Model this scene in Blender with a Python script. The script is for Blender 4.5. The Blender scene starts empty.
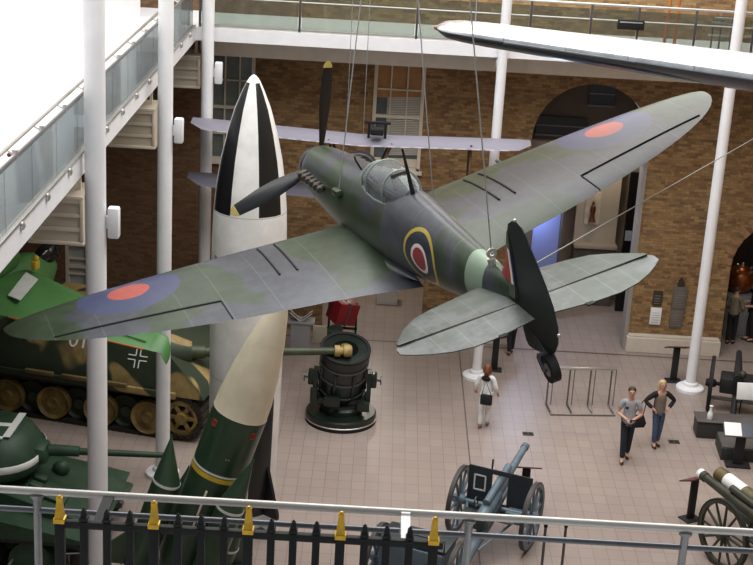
import bpy, bmesh, math, random
from mathutils import Vector, Matrix
from mathutils.geometry import tessellate_polygon
random.seed(7)
S = bpy.context.scene
COL = S.collection
PI = math.pi
def R(d): return math.radians(d)

# ------------------------------------------------------------------ camera
F = 1450.0; H = 14.2
PITCH = math.atan(F/4277.0); ROLL = math.atan(246/4270.0)
fw = Vector((0, math.cos(PITCH), -math.sin(PITCH))); rt = Vector((1, 0, 0)); dn = fw.cross(rt)
ca = rt*math.cos(ROLL) - dn*math.sin(ROLL); cb = rt*math.sin(ROLL) + dn*math.cos(ROLL)
CP = Vector((0, 0, H))
cam = bpy.data.cameras.new('camera'); camo = bpy.data.objects.new('camera', cam); COL.objects.link(camo)
camo.matrix_world = Matrix.Translation(CP) @ Matrix((ca, -cb, -fw)).transposed().to_4x4()
cam.sensor_width = 36; cam.lens = 36*F/753; cam.clip_end = 300
S.camera = camo
def ray(x, y): return ca*((x-376.5)/F) + cb*((y-282.5)/F) + fw
def onZ(x, y, z=0.0):
    d = ray(x, y); return CP + d*((z-H)/d.z)
def onY(x, y, Y):
    d = ray(x, y); return CP + d*(Y/d.y)
def onX(x, y, X):
    d = ray(x, y); return CP + d*(X/d.x)

# ------------------------------------------------------------------ materials
def lin(c):
    return tuple(((v/255)/12.92 if v/255 <= .04045 else ((v/255+.055)/1.055)**2.4) for v in c) + (1,)
class NT:
    def __init__(s, name):
        s.m = bpy.data.materials.new(name); s.m.use_nodes = True
        s.t = s.m.node_tree; s.n = s.t.nodes; s.b = s.n['Principled BSDF']
    def node(s, typ, **k):
        n = s.n.new(typ)
        for a, v in k.items(): setattr(n, a, v)
        return n
    def link(s, a, b): s.t.links.new(a, b)
    def put(s, sock, v):
        if hasattr(v, 'is_output'): s.link(v, sock)
        else: sock.default_value = v
    def math(s, op, a, b=None, c=None):
        n = s.node('ShaderNodeMath', operation=op)
        s.put(n.inputs[0], a)
        if b is not None: s.put(n.inputs[1], b)
        if c is not None: s.put(n.inputs[2], c)
        return n.outputs[0]
    def mix(s, fac, a, b, blend='MIX'):
        n = s.node('ShaderNodeMix', data_type='RGBA', blend_type=blend)
        s.put(n.inputs[0], fac); s.put(n.inputs[6], a); s.put(n.inputs[7], b)
        return n.outputs[2]
    def obj(s):
        n = s.node('ShaderNodeTexCoord'); return n.outputs['Object']
    def xyz(s, v):
        n = s.node('ShaderNodeSeparateXYZ'); s.link(v, n.inputs[0]); return n.outputs
    def comb(s, x, y, z):
        n = s.node('ShaderNodeCombineXYZ')
        for i, v in enumerate((x, y, z)): s.put(n.inputs[i], v)
        return n.outputs[0]
    def noise(s, vec, scale, detail=3, rough=.5, dist=0):
        n = s.node('ShaderNodeTexNoise'); s.link(vec, n.inputs['Vector'])
        n.inputs['Scale'].default_value = scale; n.inputs['Detail'].default_value = detail
        n.inputs['Roughness'].default_value = rough; n.inputs['Distortion'].default_value = dist
        return n.outputs[0]
    def step(s, v, lo, hi):
        n = s.node('ShaderNodeMapRange', interpolation_type='SMOOTHSTEP')
        s.put(n.inputs[0], v); n.inputs[1].default_value = lo; n.inputs[2].default_value = hi
        return n.outputs[0]
    def fin(s, col=None, rough=.5, metal=0, bump=None, bstr=.1):
        if col is not None: s.put(s.b.inputs['Base Color'], col)
        s.put(s.b.inputs['Roughness'], rough); s.put(s.b.inputs['Metallic'], metal)
        if bump is not None:
            b = s.node('ShaderNodeBump'); b.inputs['Strength'].default_value = bstr; b.inputs['Distance'].default_value = .02
            s.link(bump, b.inputs['Height']); s.link(b.outputs[0], s.b.inputs['Normal'])
        return s.m
MATS = {}
def pm(name, c, rough=.5, metal=0, var=.18, scale=3.0):
    """plain painted surface with a little procedural wear"""
    if name in MATS: return MATS[name]
    t = NT(name); o = t.obj(); n = t.noise(o, scale, 4, .6)
    a = lin(c); d = tuple(v*(1-var) for v in a[:3]) + (1,); e = tuple(min(1, v*(1+var)) for v in a[:3]) + (1,)
    col = t.mix(t.step(n, .3, .7), d, e)
    MATS[name] = t.fin(col, rough, metal); return MATS[name]

white_paint = pm('white paint', (236, 236, 238), .45, var=.03)
wall_white = pm('white plaster', (240, 240, 242), .7, var=.02)
cream = pm('cream paint', (214, 204, 186), .6, var=.05)
cream_dark = pm('cream louvre', (196, 184, 164), .6, var=.05)
steel = pm('brushed steel', (196, 194, 190), .3, .75, var=.05)
dark_steel = pm('dark steel', (92, 94, 98), .35, .6, var=.1)
black = pm('black paint', (9, 9, 10), .75, var=.2)
black_matte = pm('black matte', (24, 24, 25), .7, var=.2)
gold = pm('gold paint', (204, 160, 42), .35, .45, var=.12, scale=20)
rubber = pm('rubber', (26, 26, 27), .75)
tank_green = pm('dark green tank paint', (40, 66, 46), .55, var=.2)
stripe_white = pm('chalk white', (222, 224, 220), .6, var=.06)
missile_green = pm('missile green', (48, 72, 52), .3, var=.12, scale=1.5)
missile_white = pm('missile ivory', (224, 214, 188), .4, var=.06)
yellow = pm('yellow paint', (214, 180, 50), .5)
red = pm('red paint', (140, 24, 32), .45)
gun_blue = pm('blue grey gun paint', (96, 112, 124), .4, var=.15)
gun_dark = pm('dark shield paint', (44, 52, 56), .5, var=.15)
jet_green = pm('leaf green paint', (78, 128, 70), .45, var=.12, scale=1.2)
jet_dark = pm('dark jet green', (46, 92, 48), .45, var=.12)
sl_green = pm('black green enamel', (24, 34, 28), .3, var=.25)
board_red = pm('maroon board', (92, 44, 44), .4, var=.1)
paper = pm('paper white', (232, 232, 230), .7, var=.03)
grey_panel = pm('grey panel', (150, 152, 154), .5, var=.06)
beige = pm('beige panel', (168, 156, 138), .7, var=.06)
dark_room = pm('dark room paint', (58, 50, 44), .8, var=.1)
dark_glass = pm('dark glass', (16, 18, 20), .12, var=.05)
copper = pm('copper globe', (150, 84, 40), .3, .6, var=.3, scale=8)
orange = pm('orange paint', (176, 104, 48), .5, var=.1)
camel_grey = pm('doped lilac grey linen', (132, 130, 142), .5, var=.06)
wire_mat = pm('wire', (150, 152, 150), .4, .4, var=.05)
bronze = pm('dark bronze', (62, 58, 50), .5, .3, var=.2, scale=14)

def glass_mat(name, c, alpha):
    t = NT(name); o = t.obj(); n = t.noise(o, 1.5, 2)
    tr = t.node('ShaderNodeBsdfTransparent'); tr.inputs[0].default_value = lin(c)
    gl = t.node('ShaderNodeBsdfGlossy'); gl.inputs['Roughness'].default_value = .05
    gl.inputs['Color'].default_value = (.8, .84, .84, 1)
    df = t.node('ShaderNodeBsdfDiffuse'); t.link(t.mix(n, lin((150, 156, 156)), lin((186, 192, 192))), df.inputs['Color'])
    m1 = t.node('ShaderNodeMixShader'); m1.inputs[0].default_value = .3
    t.link(tr.outputs[0], m1.inputs[1]); t.link(df.outputs[0], m1.inputs[2]); m1.inputs[0].default_value = alpha
    lw = t.node('ShaderNodeLayerWeight'); lw.inputs[0].default_value = .5
    fr = t.math('ADD', .04, t.math('MULTIPLY', t.math('POWER', lw.outputs['Facing'], 4.0), .5))
    m2 = t.node('ShaderNodeMixShader'); t.link(fr, m2.inputs[0])
    t.link(m1.outputs[0], m2.inputs[1]); t.link(gl.outputs[0], m2.inputs[2])
    t.link(m2.outputs[0], t.n['Material Output'].inputs[0])
    return t.m
glass = glass_mat('balcony glass', (204, 212, 206), .05)
glass_left = glass_mat('left balcony glass', (196, 202, 204), .26)  # reflection of the white wall painted in as a milky grey diffuse share
canopy_glass = glass_mat('canopy perspex', (196, 204, 208), .22)

def brick_mat():
    t = NT('stock brick'); o = t.obj(); x, y, z = t.xyz(o)
    v = t.comb(t.math('ADD', x, y), z, 0.0)
    b = t.node('ShaderNodeTexBrick'); t.link(v, b.inputs['Vector'])
    b.inputs['Color1'].default_value = lin((164, 132, 86)); b.inputs['Color2'].default_value = lin((100, 74, 50))
    b.inputs['Mortar'].default_value = lin((124, 106, 84)); b.inputs['Scale'].default_value = 1
    b.inputs['Mortar Size'].default_value = .007; b.inputs['Brick Width'].default_value = .225; b.inputs['Row Height'].default_value = .075
    b.inputs['Bias'].default_value = -.1
    n = t.noise(v, 1.1, 4); n2 = t.noise(v, 7, 2)
    c = t.mix(t.math('MULTIPLY', t.step(n, .3, .75), .45), b.outputs[0], lin((112, 74, 44)))
    c = t.mix(t.math('MULTIPLY', t.step(n2, .55, .7), .35), c, lin((190, 154, 96)))
    # shade under the far gallery painted in as darker red-brown towards the left
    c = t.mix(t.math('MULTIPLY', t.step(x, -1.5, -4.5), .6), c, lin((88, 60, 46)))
    return t.fin(c, .85, bump=b.outputs[1], bstr=-.25)
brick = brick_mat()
def floor_mat():
    t = NT('floor tiles'); o = t.obj(); x, y, z = t.xyz(o)
    b = t.node('ShaderNodeTexBrick', offset=0.0); t.link(o, b.inputs['Vector'])
    b.inputs['Color1'].default_value = lin((156, 142, 134)); b.inputs['Color2'].default_value = lin((150, 135, 128))
    b.inputs['Mortar'].default_value = lin((122, 108, 101)); b.inputs['Scale'].default_value = 1
    b.inputs['Mortar Size'].default_value = .008; b.inputs['Mortar Smooth'].default_value = .3
    b.inputs['Brick Width'].default_value = .29; b.inputs['Row Height'].default_value = .4
    n = t.noise(o, .35, 4)
    c = t.mix(t.math('MULTIPLY', t.step(n, .35, .7), .3), b.outputs[0], lin((166, 153, 145)))
    # wide movement joints
    jx = t.math('ABSOLUTE', t.math('SUBTRACT', t.math('MODULO', t.math('ADD', x, 100), 60.0), 42.34))
    jl = t.math('LESS_THAN', jx, .012)
    jy = t.math('LESS_THAN', t.math('ABSOLUTE', t.math('SUBTRACT', y, 36.95)), .05)
    c = t.mix(t.math('MULTIPLY', t.math('MAXIMUM', jl, jy), .75), c, lin((60, 52, 50)))
    return t.fin(c, .38)
floor_m = floor_mat()

# ------------------------------------------------------------------ geometry helper
class MB:
    def __init__(s): s.v = []; s.f = []
    def add(s, vs, fs):
        o = len(s.v); s.v += [Vector(v) for v in vs]; s.f += [tuple(i+o for i in f) for f in fs]; return s
    def box(s, a, b, rot=None, c=None):
        x0, y0, z0 = a; x1, y1, z1 = b
        vs = [Vector(p) for p in ((x0,y0,z0),(x1,y0,z0),(x1,y1,z0),(x0,y1,z0),(x0,y0,z1),(x1,y0,z1),(x1,y1,z1),(x0,y1,z1))]
        if rot is not None:
            c = Vector(c) if c is not None else sum(vs, Vector())/8
            vs = [c + rot @ (v-c) for v in vs]
        return s.add(vs, [(0,3,2,1),(4,5,6,7),(0,1,5,4),(1,2,6,5),(2,3,7,6),(3,0,4,7)])
    def bbox(s, a, b, bev=.01, rot=None, c=None):
        bm = bmesh.new(); bmesh.ops.create_cube(bm, size=1)
        A = Vector(a); B = Vector(b); d = B-A; m = (A+B)/2
        for v in bm.verts: v.co = Vector((v.co.x*d.x, v.co.y*d.y, v.co.z*d.z)) + m
        bmesh.ops.bevel(bm, geom=bm.edges[:], offset=min(bev, min(abs(k) for k in d)*.45), segments=2, affect='EDGES', profile=.5)
        cc = Vector(c) if c is not None else m
        vs = [(cc + rot @ (v.co-cc)) if rot is not None else v.co.copy() for v in bm.verts]
        bm.verts.index_update(); fs = [tuple(v.index for v in f.verts) for f in bm.faces]; bm.free()
        return s.add(vs, fs)
    def tube(s, pts, r, n=10, cap=True):
        pts = [Vector(p) for p in pts]; rs = r if isinstance(r, (list, tuple)) else [r]*len(pts)
        rings = []
        t0 = (pts[1]-pts[0]).normalized(); up = Vector((0,0,1)) if abs(t0.z) < .9 else Vector((0,1,0))
        u = t0.cross(up).normalized()
        for i, p in enumerate(pts):
            a = pts[max(i-1, 0)]; b = pts[min(i+1, len(pts)-1)]; t = (b-a).normalized()
            u = (u - t*u.dot(t)).normalized(); w = t.cross(u)
            rings.append([p + (u*math.cos(2*PI*k/n) + w*math.sin(2*PI*k/n))*rs[i] for k in range(n)])
        return s.rings(rings, cap)
    def rings(s, rings, cap=True, closed=True):
        n = len(rings[0]); vs = [p for r in rings for p in r]; fs = []
        for i in range(len(rings)-1):
            for k in range(n if closed else n-1):
                fs.append((i*n+k, i*n+(k+1)%n, (i+1)*n+(k+1)%n, (i+1)*n+k))
        if cap and closed:
            fs.append(tuple(range(n-1, -1, -1))); fs.append(tuple((len(rings)-1)*n+k for k in range(n)))
        return s.add(vs, fs)
    def lathe(s, prof, n=32, o=(0,0,0), ax=(0,0,1), cap=True, ang=2*PI):
        """prof: (radius, height) along axis ax from o"""
        ax = Vector(ax).normalized(); o = Vector(o)
        u = ax.cross(Vector((0,1,0)) if abs(ax.y) < .9 else Vector((1,0,0))).normalized(); w = ax.cross(u)
        rings = [[o + ax*h + (u*math.cos(2*PI*k/n) + w*math.sin(2*PI*k/n))*max(r, 1e-4) for k in range(n)] for r, h in prof]
        return s.rings(rings, cap)
    def prism(s, poly, d0, d1, axes='xz'):
        """poly of 2D points extruded along the third axis"""
        def P(p, d):
            if axes == 'xz': return (p[0], d, p[1])
            if axes == 'xy': return (p[0], p[1], d)
            return (d, p[0], p[1])
        n = len(poly); vs = [P(p, d0) for p in poly] + [P(p, d1) for p in poly]
        fs = [tuple(range(n)), tuple(range(2*n-1, n-1, -1))] + [(i, i+n, (i+1)%n+n, (i+1)%n) for i in range(n)]
        return s.add(vs, fs)
    def ring(s, c, ax, r0, r1, h, n=40):
        return s.lathe([(r0,-h/2),(r1,-h/2),(r1,h/2),(r0,h/2),(r0,-h/2)], n, c, ax, cap=False)
    def ball(s, c, r, n=12, sc=(1,1,1)):
        rings = []
        for i in range(n//2+1):
            a = PI*i/(n//2); rr = max(math.sin(a), 1e-3)
            rings.append([Vector(c)+Vector((rr*math.cos(2*PI*k/n)*r*sc[0], rr*math.sin(2*PI*k/n)*r*sc[1], -math.cos(a)*r*sc[2])) for k in range(n)])
        return s.rings(rings)
    def xf(s, M):
        s.v = [M @ v for v in s.v]; return s
    def build(s, name, mat, parent=None, smooth=True, world=False, label=None, ang=35):
        me = bpy.data.meshes.new(name)
        off = parent.location if (world and parent is not None) else Vector()
        me.from_pydata([tuple(v-off) for v in s.v], [], s.f)
        bm = bmesh.new(); bm.from_mesh(me)
        bmesh.ops.recalc_face_normals(bm, faces=bm.faces[:]); bm.to_mesh(me); bm.free()
        if smooth:
            me.polygons.foreach_set('use_smooth', [True]*len(me.polygons)); me.set_sharp_from_angle(angle=R(ang))
        for m in (mat if isinstance(mat, (list, tuple)) else [mat]): me.materials.append(m)
        o = bpy.data.objects.new(name, me); COL.objects.link(o)
        if parent is not None: o.parent = parent
        if label: o['label'] = label
        return o
def B(): return MB()
def tag(o, label, cat, group=None, kind=None):
    o['label'] = label; o['category'] = cat
    if group: o['group'] = group
    if kind: o['kind'] = kind
    return o
def thing(name, label, cat, loc=(0,0,0), rz=0, group=None, mat=None):
    o = bpy.data.objects.new(name, None); COL.objects.link(o); o.empty_display_size = .1
    if mat is not None: o.matrix_world = mat
    else: o.location = loc; o.rotation_euler = (0,0,rz)
    return tag(o, label, cat, group)
def struct(name, mb, mat, smooth=False, parent=None):
    o = mb.build(name, mat, parent, smooth)
    if parent is None: o['kind'] = 'structure'
    return o
def kids(o): return [c for c in bpy.data.objects if c.parent == o]
def copy_tree(o, parent=None):
    c = o.copy(); COL.objects.link(c); c.parent = parent
    for ch in kids(o): copy_tree(ch, c)
    return c
def text_mesh(txt, size, extrude=.004):
    cu = bpy.data.curves.new('txt', 'FONT'); cu.body = txt; cu.size = size; cu.extrude = extrude; cu.align_x = 'CENTER'; cu.align_y = 'CENTER'
    o = bpy.data.objects.new('txt', cu); COL.objects.link(o)
    dg = bpy.context.evaluated_depsgraph_get(); me = bpy.data.meshes.new_from_object(o.evaluated_get(dg))
    mb = MB(); mb.add([v.co.copy() for v in me.vertices], [tuple(p.vertices) for p in me.polygons])
    bpy.data.objects.remove(o); bpy.data.meshes.remove(me); return mb
def wall_xz(outline, holes, y0, y1, mat, name):
    """vertical wall in the x-z plane with holes, from y0 (front) to y1"""
    polys = [[Vector((p[0], p[1], 0)) for p in outline]] + [[Vector((p[0], p[1], 0)) for p in h] for h in holes]
    tri = tessellate_polygon(polys); flat = [p for q in polys for p in q]; n = len(flat)
    vs = [(p.x, y0, p.y) for p in flat] + [(p.x, y1, p.y) for p in flat]
    fs = [tuple(t) for t in tri] + [tuple(i+n for i in t) for t in tri]
    o = 0
    for q in polys:
        k = len(q)
        for i in range(k): fs.append((o+i, o+(i+1)%k, o+(i+1)%k+n, o+i+n))
        o += k
    return struct(name, MB().add(vs, fs), mat)
def arch(xc, r, z0, zs, n=20):
    return [(xc-r, z0), (xc+r, z0)] + [(xc+r*math.cos(PI*k/n), zs+r*math.sin(PI*k/n)) for k in range(n+1)]
def rect(x0, z0, x1, z1): return [(x0, z0), (x1, z0), (x1, z1), (x0, z1)]

# ------------------------------------------------------------------ the setting
WY = 37.4
struct('floor', B().box((-16,2,-.3), (16,46,0)), floor_m)
low_a = onY(66, 243, WY); low_b = onY(106, 291, WY)
win_holes = {'window_1': (-.34, 4.70, .95, 7.56), 'window_2': (-4.62, 4.70, -3.48, 7.56),
             'window_3': (low_a.x, low_b.z, low_b.x, low_a.z)}
AX, AR, AS = 5.41, 1.55, 5.74
holes = [rect(*win_holes[k]) for k in win_holes]
holes.append(arch(AX, AR, -.2, AS)); holes.append(arch(10.85, 1.32, -.2, 2.55)); holes.append(rect(-1.45, -.2, 1.3, 3.1))
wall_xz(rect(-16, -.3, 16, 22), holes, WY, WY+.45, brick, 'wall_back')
struct('wall_left', B().box((-6.5,5,8.6), (-6.2,35.9,22)), wall_white)
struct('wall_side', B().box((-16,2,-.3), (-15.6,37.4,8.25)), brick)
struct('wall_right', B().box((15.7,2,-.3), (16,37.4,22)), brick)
struct('trim_1', B().box((-15.6,5,8.24), (-4.7,37.4,8.6)), white_paint)
struct('trim_2', B().box((-4.7,34.9,8.26), (15.7,37.4,8.58)), white_paint)
bm_ = B().box((-4.7,35.9,7.74), (15.7,36.2,8.26))
for k in range(14): bm_.box((-3.9+1.45*k,35.885,7.74), (-3.87+1.45*k,35.9,8.26))
struct('trim_3', bm_, cream)
struct('trim_4', B().box((-6,5.5,8.24), (6,8.95,8.6)), white_paint)
# stone plinths at the feet of the brick piers
pl = B()
pl.bbox((6.93,37.18,0), (9.5,37.4,.44), .02); pl.bbox((6.97,37.23,.44), (9.46,37.4,.5), .02)
struct('baseboard_right', pl, pm('stone', (206, 196, 182), .7, var=.06))
pl = B(); pl.bbox((1.33,37.18,0), (3.84,37.4,.44), .02)
struct('baseboard_middle', pl, MATS['stone'])
# brick voussoirs over the right arch
vo = B()
for k in range(15):
    a = PI*(k+.5)/15; c = Vector((10.85+1.47*math.cos(a), WY-.015, 2.55+1.47*math.sin(a)))
    vo.box(c-Vector((.15,.02,.09)), c+Vector((.15,.03,.09)), Matrix.Rotation(-a,3,'Y'))
struct('trim_5', vo, pm('rubbed brick', (150, 112, 78), .85, scale=6))
# rooms behind the openings
ro = B()
ro.box((3.3,41.6,0), (7.8,41.8,5.6)); ro.box((3.1,37.85,0), (3.3,41.8,5.6)); ro.box((7.8,37.85,0), (8,41.8,5.6)); ro.box((3.1,37.85,5.3), (8,41.8,5.6))
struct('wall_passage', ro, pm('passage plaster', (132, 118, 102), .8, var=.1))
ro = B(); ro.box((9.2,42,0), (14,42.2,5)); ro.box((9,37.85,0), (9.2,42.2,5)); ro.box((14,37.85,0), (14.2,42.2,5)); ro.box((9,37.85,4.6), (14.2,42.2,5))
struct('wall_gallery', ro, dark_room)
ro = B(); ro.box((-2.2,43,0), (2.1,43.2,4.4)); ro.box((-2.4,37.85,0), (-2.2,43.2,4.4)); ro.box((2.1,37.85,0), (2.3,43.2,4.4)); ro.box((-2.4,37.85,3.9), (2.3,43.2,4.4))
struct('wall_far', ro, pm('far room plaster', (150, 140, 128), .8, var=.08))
# lunette screen in the big arch
lu = B().prism([p for p in arch(AX, AR-.01, 5.05, AS)], 38.1, 38.2)
struct('trim_6', lu, pm('lunette brown', (76, 66, 58), .8, var=.1))
for i, (x0,y0,x1,y1) in enumerate([(588,83,617,104), (535,118,588,133)]):
    a = onY(x0, y1, 38.08); b = onY(x1, y0, 38.08)
    lw = B().bbox((a.x,38.04,a.z), (b.x,38.1,b.z), .01); o = struct('window_%d' % (4+i), lw, dark_glass)
    fr = B(); fr.box((a.x,38.02,a.z-.05), (b.x,38.08,a.z)); fr.box((a.x,38.02,(a.z+b.z)/2-.02), (b.x,38.05,(a.z+b.z)/2+.01)); fr.build('window_frame', dark_steel, o)
struct('trim_7', B().box((6.86,37.36,0), (6.97,37.86,5.7)), pm('grey jamb', (150, 144, 136), .6, var=.05))

# sash windows
blind = pm('blind', (198, 194, 182), .6, var=.05)
def sash(name, x0, z0, x1, z1, nx, nz, blinds):
    fr = B(); y0, y1 = WY-.03, WY+.12; w = .07
    fr.box((x0-.02,y0,z0), (x0+w,y1,z1)); fr.box((x1-w,y0,z0), (x1+.02,y1,z1)); fr.box((x0,y0,z1-w), (x1,y1,z1)); fr.box((x0,y0,z0), (x1,y1,z0+w))
    fr.bbox((x0-.08,y0-.1,z0-.09), (x1+.08,y1,z0), .015)
    fr.box((x0,y0+.02,(z0+z1)/2-.04), (x1,y1,(z0+z1)/2+.04))
    for i in range(1, nx): x = x0+(x1-x0)*i/nx; fr.box((x-.018,y0+.03,z0), (x+.018,y1,z1))
    for i in range(1, nz): z = z0+(z1-z0)*i/nz; fr.box((x0,y0+.03,z-.018), (x1,y1,z+.018))
    o = struct(name, fr, cream); o.name = name
    B().box((x0,WY+.09,z0), (x1,WY+.1,z1)).build('window_pane', blinds, o, False)
    return o
pane_dark = pm('window dark', (92, 98, 100), .15, var=.2)
pane_wood = pm('window timber board', (168, 120, 66), .5, var=.12)
w1 = sash('window_1', *win_holes['window_1'], 3, 4, pane_dark)
x0,z0,x1,z1 = win_holes['window_1']
B().box((x0+.05,WY+.07,z1-.95), (x1-.05,WY+.085,z1)).build('window_board', pane_wood, w1, False)
bl = B()
for k in range(34):
    z = z0+.4+k*.046
    bl.box((x0+.35,WY+.04,z), (x1-.07,WY+.085,z+.028), Matrix.Rotation(R(-3),3,'Y'))
bl.build('window_blind', blind, w1, False)
B().box((x0+.05,WY+.05,z0+.08), (x1-.05,WY+.08,z0+.3)).build('window_sill', cream, w1, False)
sash('window_2', *win_holes['window_2'], 3, 4, pm('window grey green', (112, 120, 116), .2, var=.15))
sash('window_3', *win_holes['window_3'], 2, 3, pm('window frosted', (176, 184, 180), .3, var=.08))

# ------------------------------------------------------------------ columns
def column(loc, r, zt, label, flared=True):
    t = thing('support_column', label, 'column', loc, 0, 'white round columns of the atrium')
    B().lathe([(r,0),(r,zt)], 40).build('shaft', white_paint, t)
    if flared:
        B().lathe([(.36,0),(.36,.07),(.33,.10),(r*1.45,.12),(r*1.35,.2),(r,.22)], 40).build('base', white_paint, t)
    return t
PX = -4.49
column((PX,21.95,0), .165, 22, 'thick white column nearest the camera on the left, in front of the green wing')
column((-4.37,28.2,0), .15, 22, 'second white column from the left, beside the rounded green wing tip')
column((-4.34,34.5,0), .145, 22, 'white column just left of the black and white rocket nose')
pM = onZ(476, 376); pR = onZ(690, 390)
column((pM.x,34.75,0), .12, 22, 'white column whose foot shows under the fighter tailplane')
column((pR.x,34.75,0), .135, 22, 'white column at the right in front of the brick pier with plaques')
# brackets joining the two right columns to the gallery edge
for x, lab in ((pM.x, 'white steel bracket tying the middle column to the gallery edge'), (pR.x, 'white steel bracket tying the right column to the gallery edge')):
    o = B().bbox((x-.12,34.91,8.0), (x+.12,35.895,8.24), .02).build('gallery_bracket', white_paint); tag(o, lab, 'bracket', 'gallery brackets')
# white boxes on the columns
for (x0,y0,x1,y1,Y,lab) in [(101,207,114,237,21.95,'white rounded box on the nearest left column'), (165,118,178,142,28.2,'white rounded box on the second left column'), (207,62,218,83,34.5,'white rounded box on the column left of the black and white rocket')]:
    a = onY(x0,y1,Y); b = onY(x1,y0,Y); a.x = {21.95:PX+.165,28.2:-4.22,34.5:-4.195}[Y] + .004
    t = thing('loudspeaker_box', lab, 'box', (a.x,Y,a.z), 0, 'white boxes on the left columns')
    w = .21; h = b.z-a.z
    B().bbox((.03,-.09,0), (w,.09,h), .03).build('housing', white_paint, t)
    B().box((0,-.03,h*.3), (.035,.03,h*.7)).build('bracket', white_paint, t)

# ------------------------------------------------------------------ balcony railings
def balcony_left():
    t = thing('balcony_railing', 'glass balcony railing running along the left gallery edge', 'railing', (-4.7,20,8.6))
    h = B(); h.tube([(-4.86,9,9.57),(-4.86,34.9,9.57)], .03); h.build('handrail', steel, t, world=True)
    b = B().bbox((-4.76,9,9.44), (-4.73,34.8,9.51), .008); b.build('top_band', pm('railing band', (128,128,130), .4, .2, var=.04), t, world=True)
    b = B().bbox((-4.77,9,8.58), (-4.68,34.9,8.63), .008); b.build('bottom_channel', steel, t, world=True)
    n = 18
    for k in range(n):
        y0 = 9+1.43*k; y1 = y0+1.40
        B().box((-4.755,y0,8.62), (-4.735,y1,9.47)).build('glass_panel', glass_left, t, False, world=True)
    for k in range(n):
        y = 9.6+1.43*k
        q = B(); q.tube([(-4.75,y,9.48),(-4.86,y,9.55)], .018, 8); q.bbox((-4.78,y-.03,9.44), (-4.72,y+.03,9.56), .008); q.build('rail_bracket', steel, t, world=True)
        q = B(); q.lathe([(.0,0),(.06,0),(.06,.03),(.02,.05)], 14, (-4.695,y,8.54), (1,0,0)); q.build('fixing_bolt', steel, t, world=True)
    B().tube([onX(9,155,-4.84), onX(13,152,-4.84)], .03).build('red_tag', red, t, world=True, label='small red tag on the rail')
    return t
balcony_left()
posts_px = [212, 300, 417, 530, 590, 637, 694, 752]
t = thing('balcony_railing', 'glass balcony railing along the far gallery above the white slab edge', 'railing', (0,34.95,8.58))
B().tube([(-4.6,34.97,9.66),(15.6,34.97,9.66)], .03).build('handrail', steel, t, world=True)
B().bbox((-4.6,34.95,8.6), (15.6,34.99,8.66), .006).build('bottom_channel', steel, t, world=True)
B().tube([(-4.6,34.97,9.3),(15.6,34.97,9.3)], .018).build('middle_rail', steel, t, world=True)
xs = [onY(x, 15+.0576*(x-300), 34.97).x for x in posts_px]
xs = [-4.6] + xs[1:] + [10.9, 12.2, 13.5, 14.8, 15.6]
for x in xs: B().bbox((x-.03,34.94,8.58), (x+.03,35.0,9.64), .008).build('post', dark_steel, t, world=True)
for i in range(len(xs)-1): B().box((xs[i]+.04,34.965,8.66), (xs[i+1]-.04,34.978,9.55)).build('glass_panel', glass, t, False, world=True)
# rails of the landing behind the railing, upper right
t = thing('landing_handrail', 'pale metal handrail of the landing at the top right', 'railing', (9.5,36.2,8.58))
for (a,b) in (((715,18),(736,19)), ((708,35),(753,37)), ((712,22),(736,25))):
    B().tube([onY(*a,35.6), onY(*b,35.6)], .028).build('rail', steel, t, world=True)
for x in (714, 722, 733):
    p = onY(x, 20, 35.6); B().tube([(p.x,35.6,8.58),(p.x,35.6,p.z)], .022).build('post', dark_steel, t, world=True)
for xa, xb, lab in ((671,664,'left of two orange upright poles on the far gallery'), (680,674,'right of two orange upright poles on the far gallery')):
    a = onY(xb, 44, 35.8); b = onY(xa, 0, 35.8); d = (b-a).normalized()
    o = B().tube([a + d*((8.58-a.z)/d.z), b+d*2.0], .04).build('orange_pole', orange); tag(o, lab, 'pole', 'orange poles')
a = onY(617, 29, 34.85); b = onY(645, 21, 34.85)
t = thing('railing_sign', 'long black sign fixed to the far gallery railing', 'sign', (a.x,34.85,a.z))
B().bbox((a.x,34.84,a.z), (b.x,34.87,b.z), .01).build('sign_board', black, t, world=True)
B().bbox((a.x+.05,34.83,b.z-.07), (b.x-.05,34.845,b.z-.04), .004).build('sign_strip', grey_panel, t, world=True)
for x in (a.x+.08, b.x-.08): B().box((x-.02,34.86,a.z+.02), (x+.02,34.93,b.z-.02)).build('clip', steel, t, world=True)

# ------------------------------------------------------------------ louvre boxes under the left gallery
def louvre(px0, py0, px1, py1, Y, label):
    a = onY(px0,py1,Y); b = onY(px1,py0,Y); w = b.x-a.x; h = b.z-a.z
    t = thing('air_louvre', label, 'air vent', (a.x,Y,a.z), 0, 'cream louvre boxes under the left gallery')
    q = B(); f = .06
    q.bbox((0,0,0), (w,.05,f), .01); q.bbox((0,0,h-f), (w,.05,h), .01); q.bbox((0,0,f), (f,.05,h-f), .01); q.bbox((w-f,0,f), (w,.05,h-f), .01)
    q.build('frame', cream, t)
    q = B(); q.box((0,.04,0), (w,.9,h)); q.build('casing', cream_dark, t, False)
    for k in range(3):
        z = f+(h-2*f)*(k+1)/3-.05; n = (h-2*f)/3
        B().box((f,.01,z-.012), (w-f,.03,z+.05)).build('slat', cream, t, False)
    for x in (.15, w-.15): B().box((x-.03,.4,h), (x+.03,.46,8.25-a.z)).build('hanger', cream, t, False)
louvre(28,197,83,243,22.9,'cream louvre box under the left gallery, nearest the camera')
louvre(108,109,155,147,30.0,'cream louvre box under the left gallery, middle of the three')
louvre(164,56,200,87,35.3,'cream louvre box under the left gallery, furthest from the camera')

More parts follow.
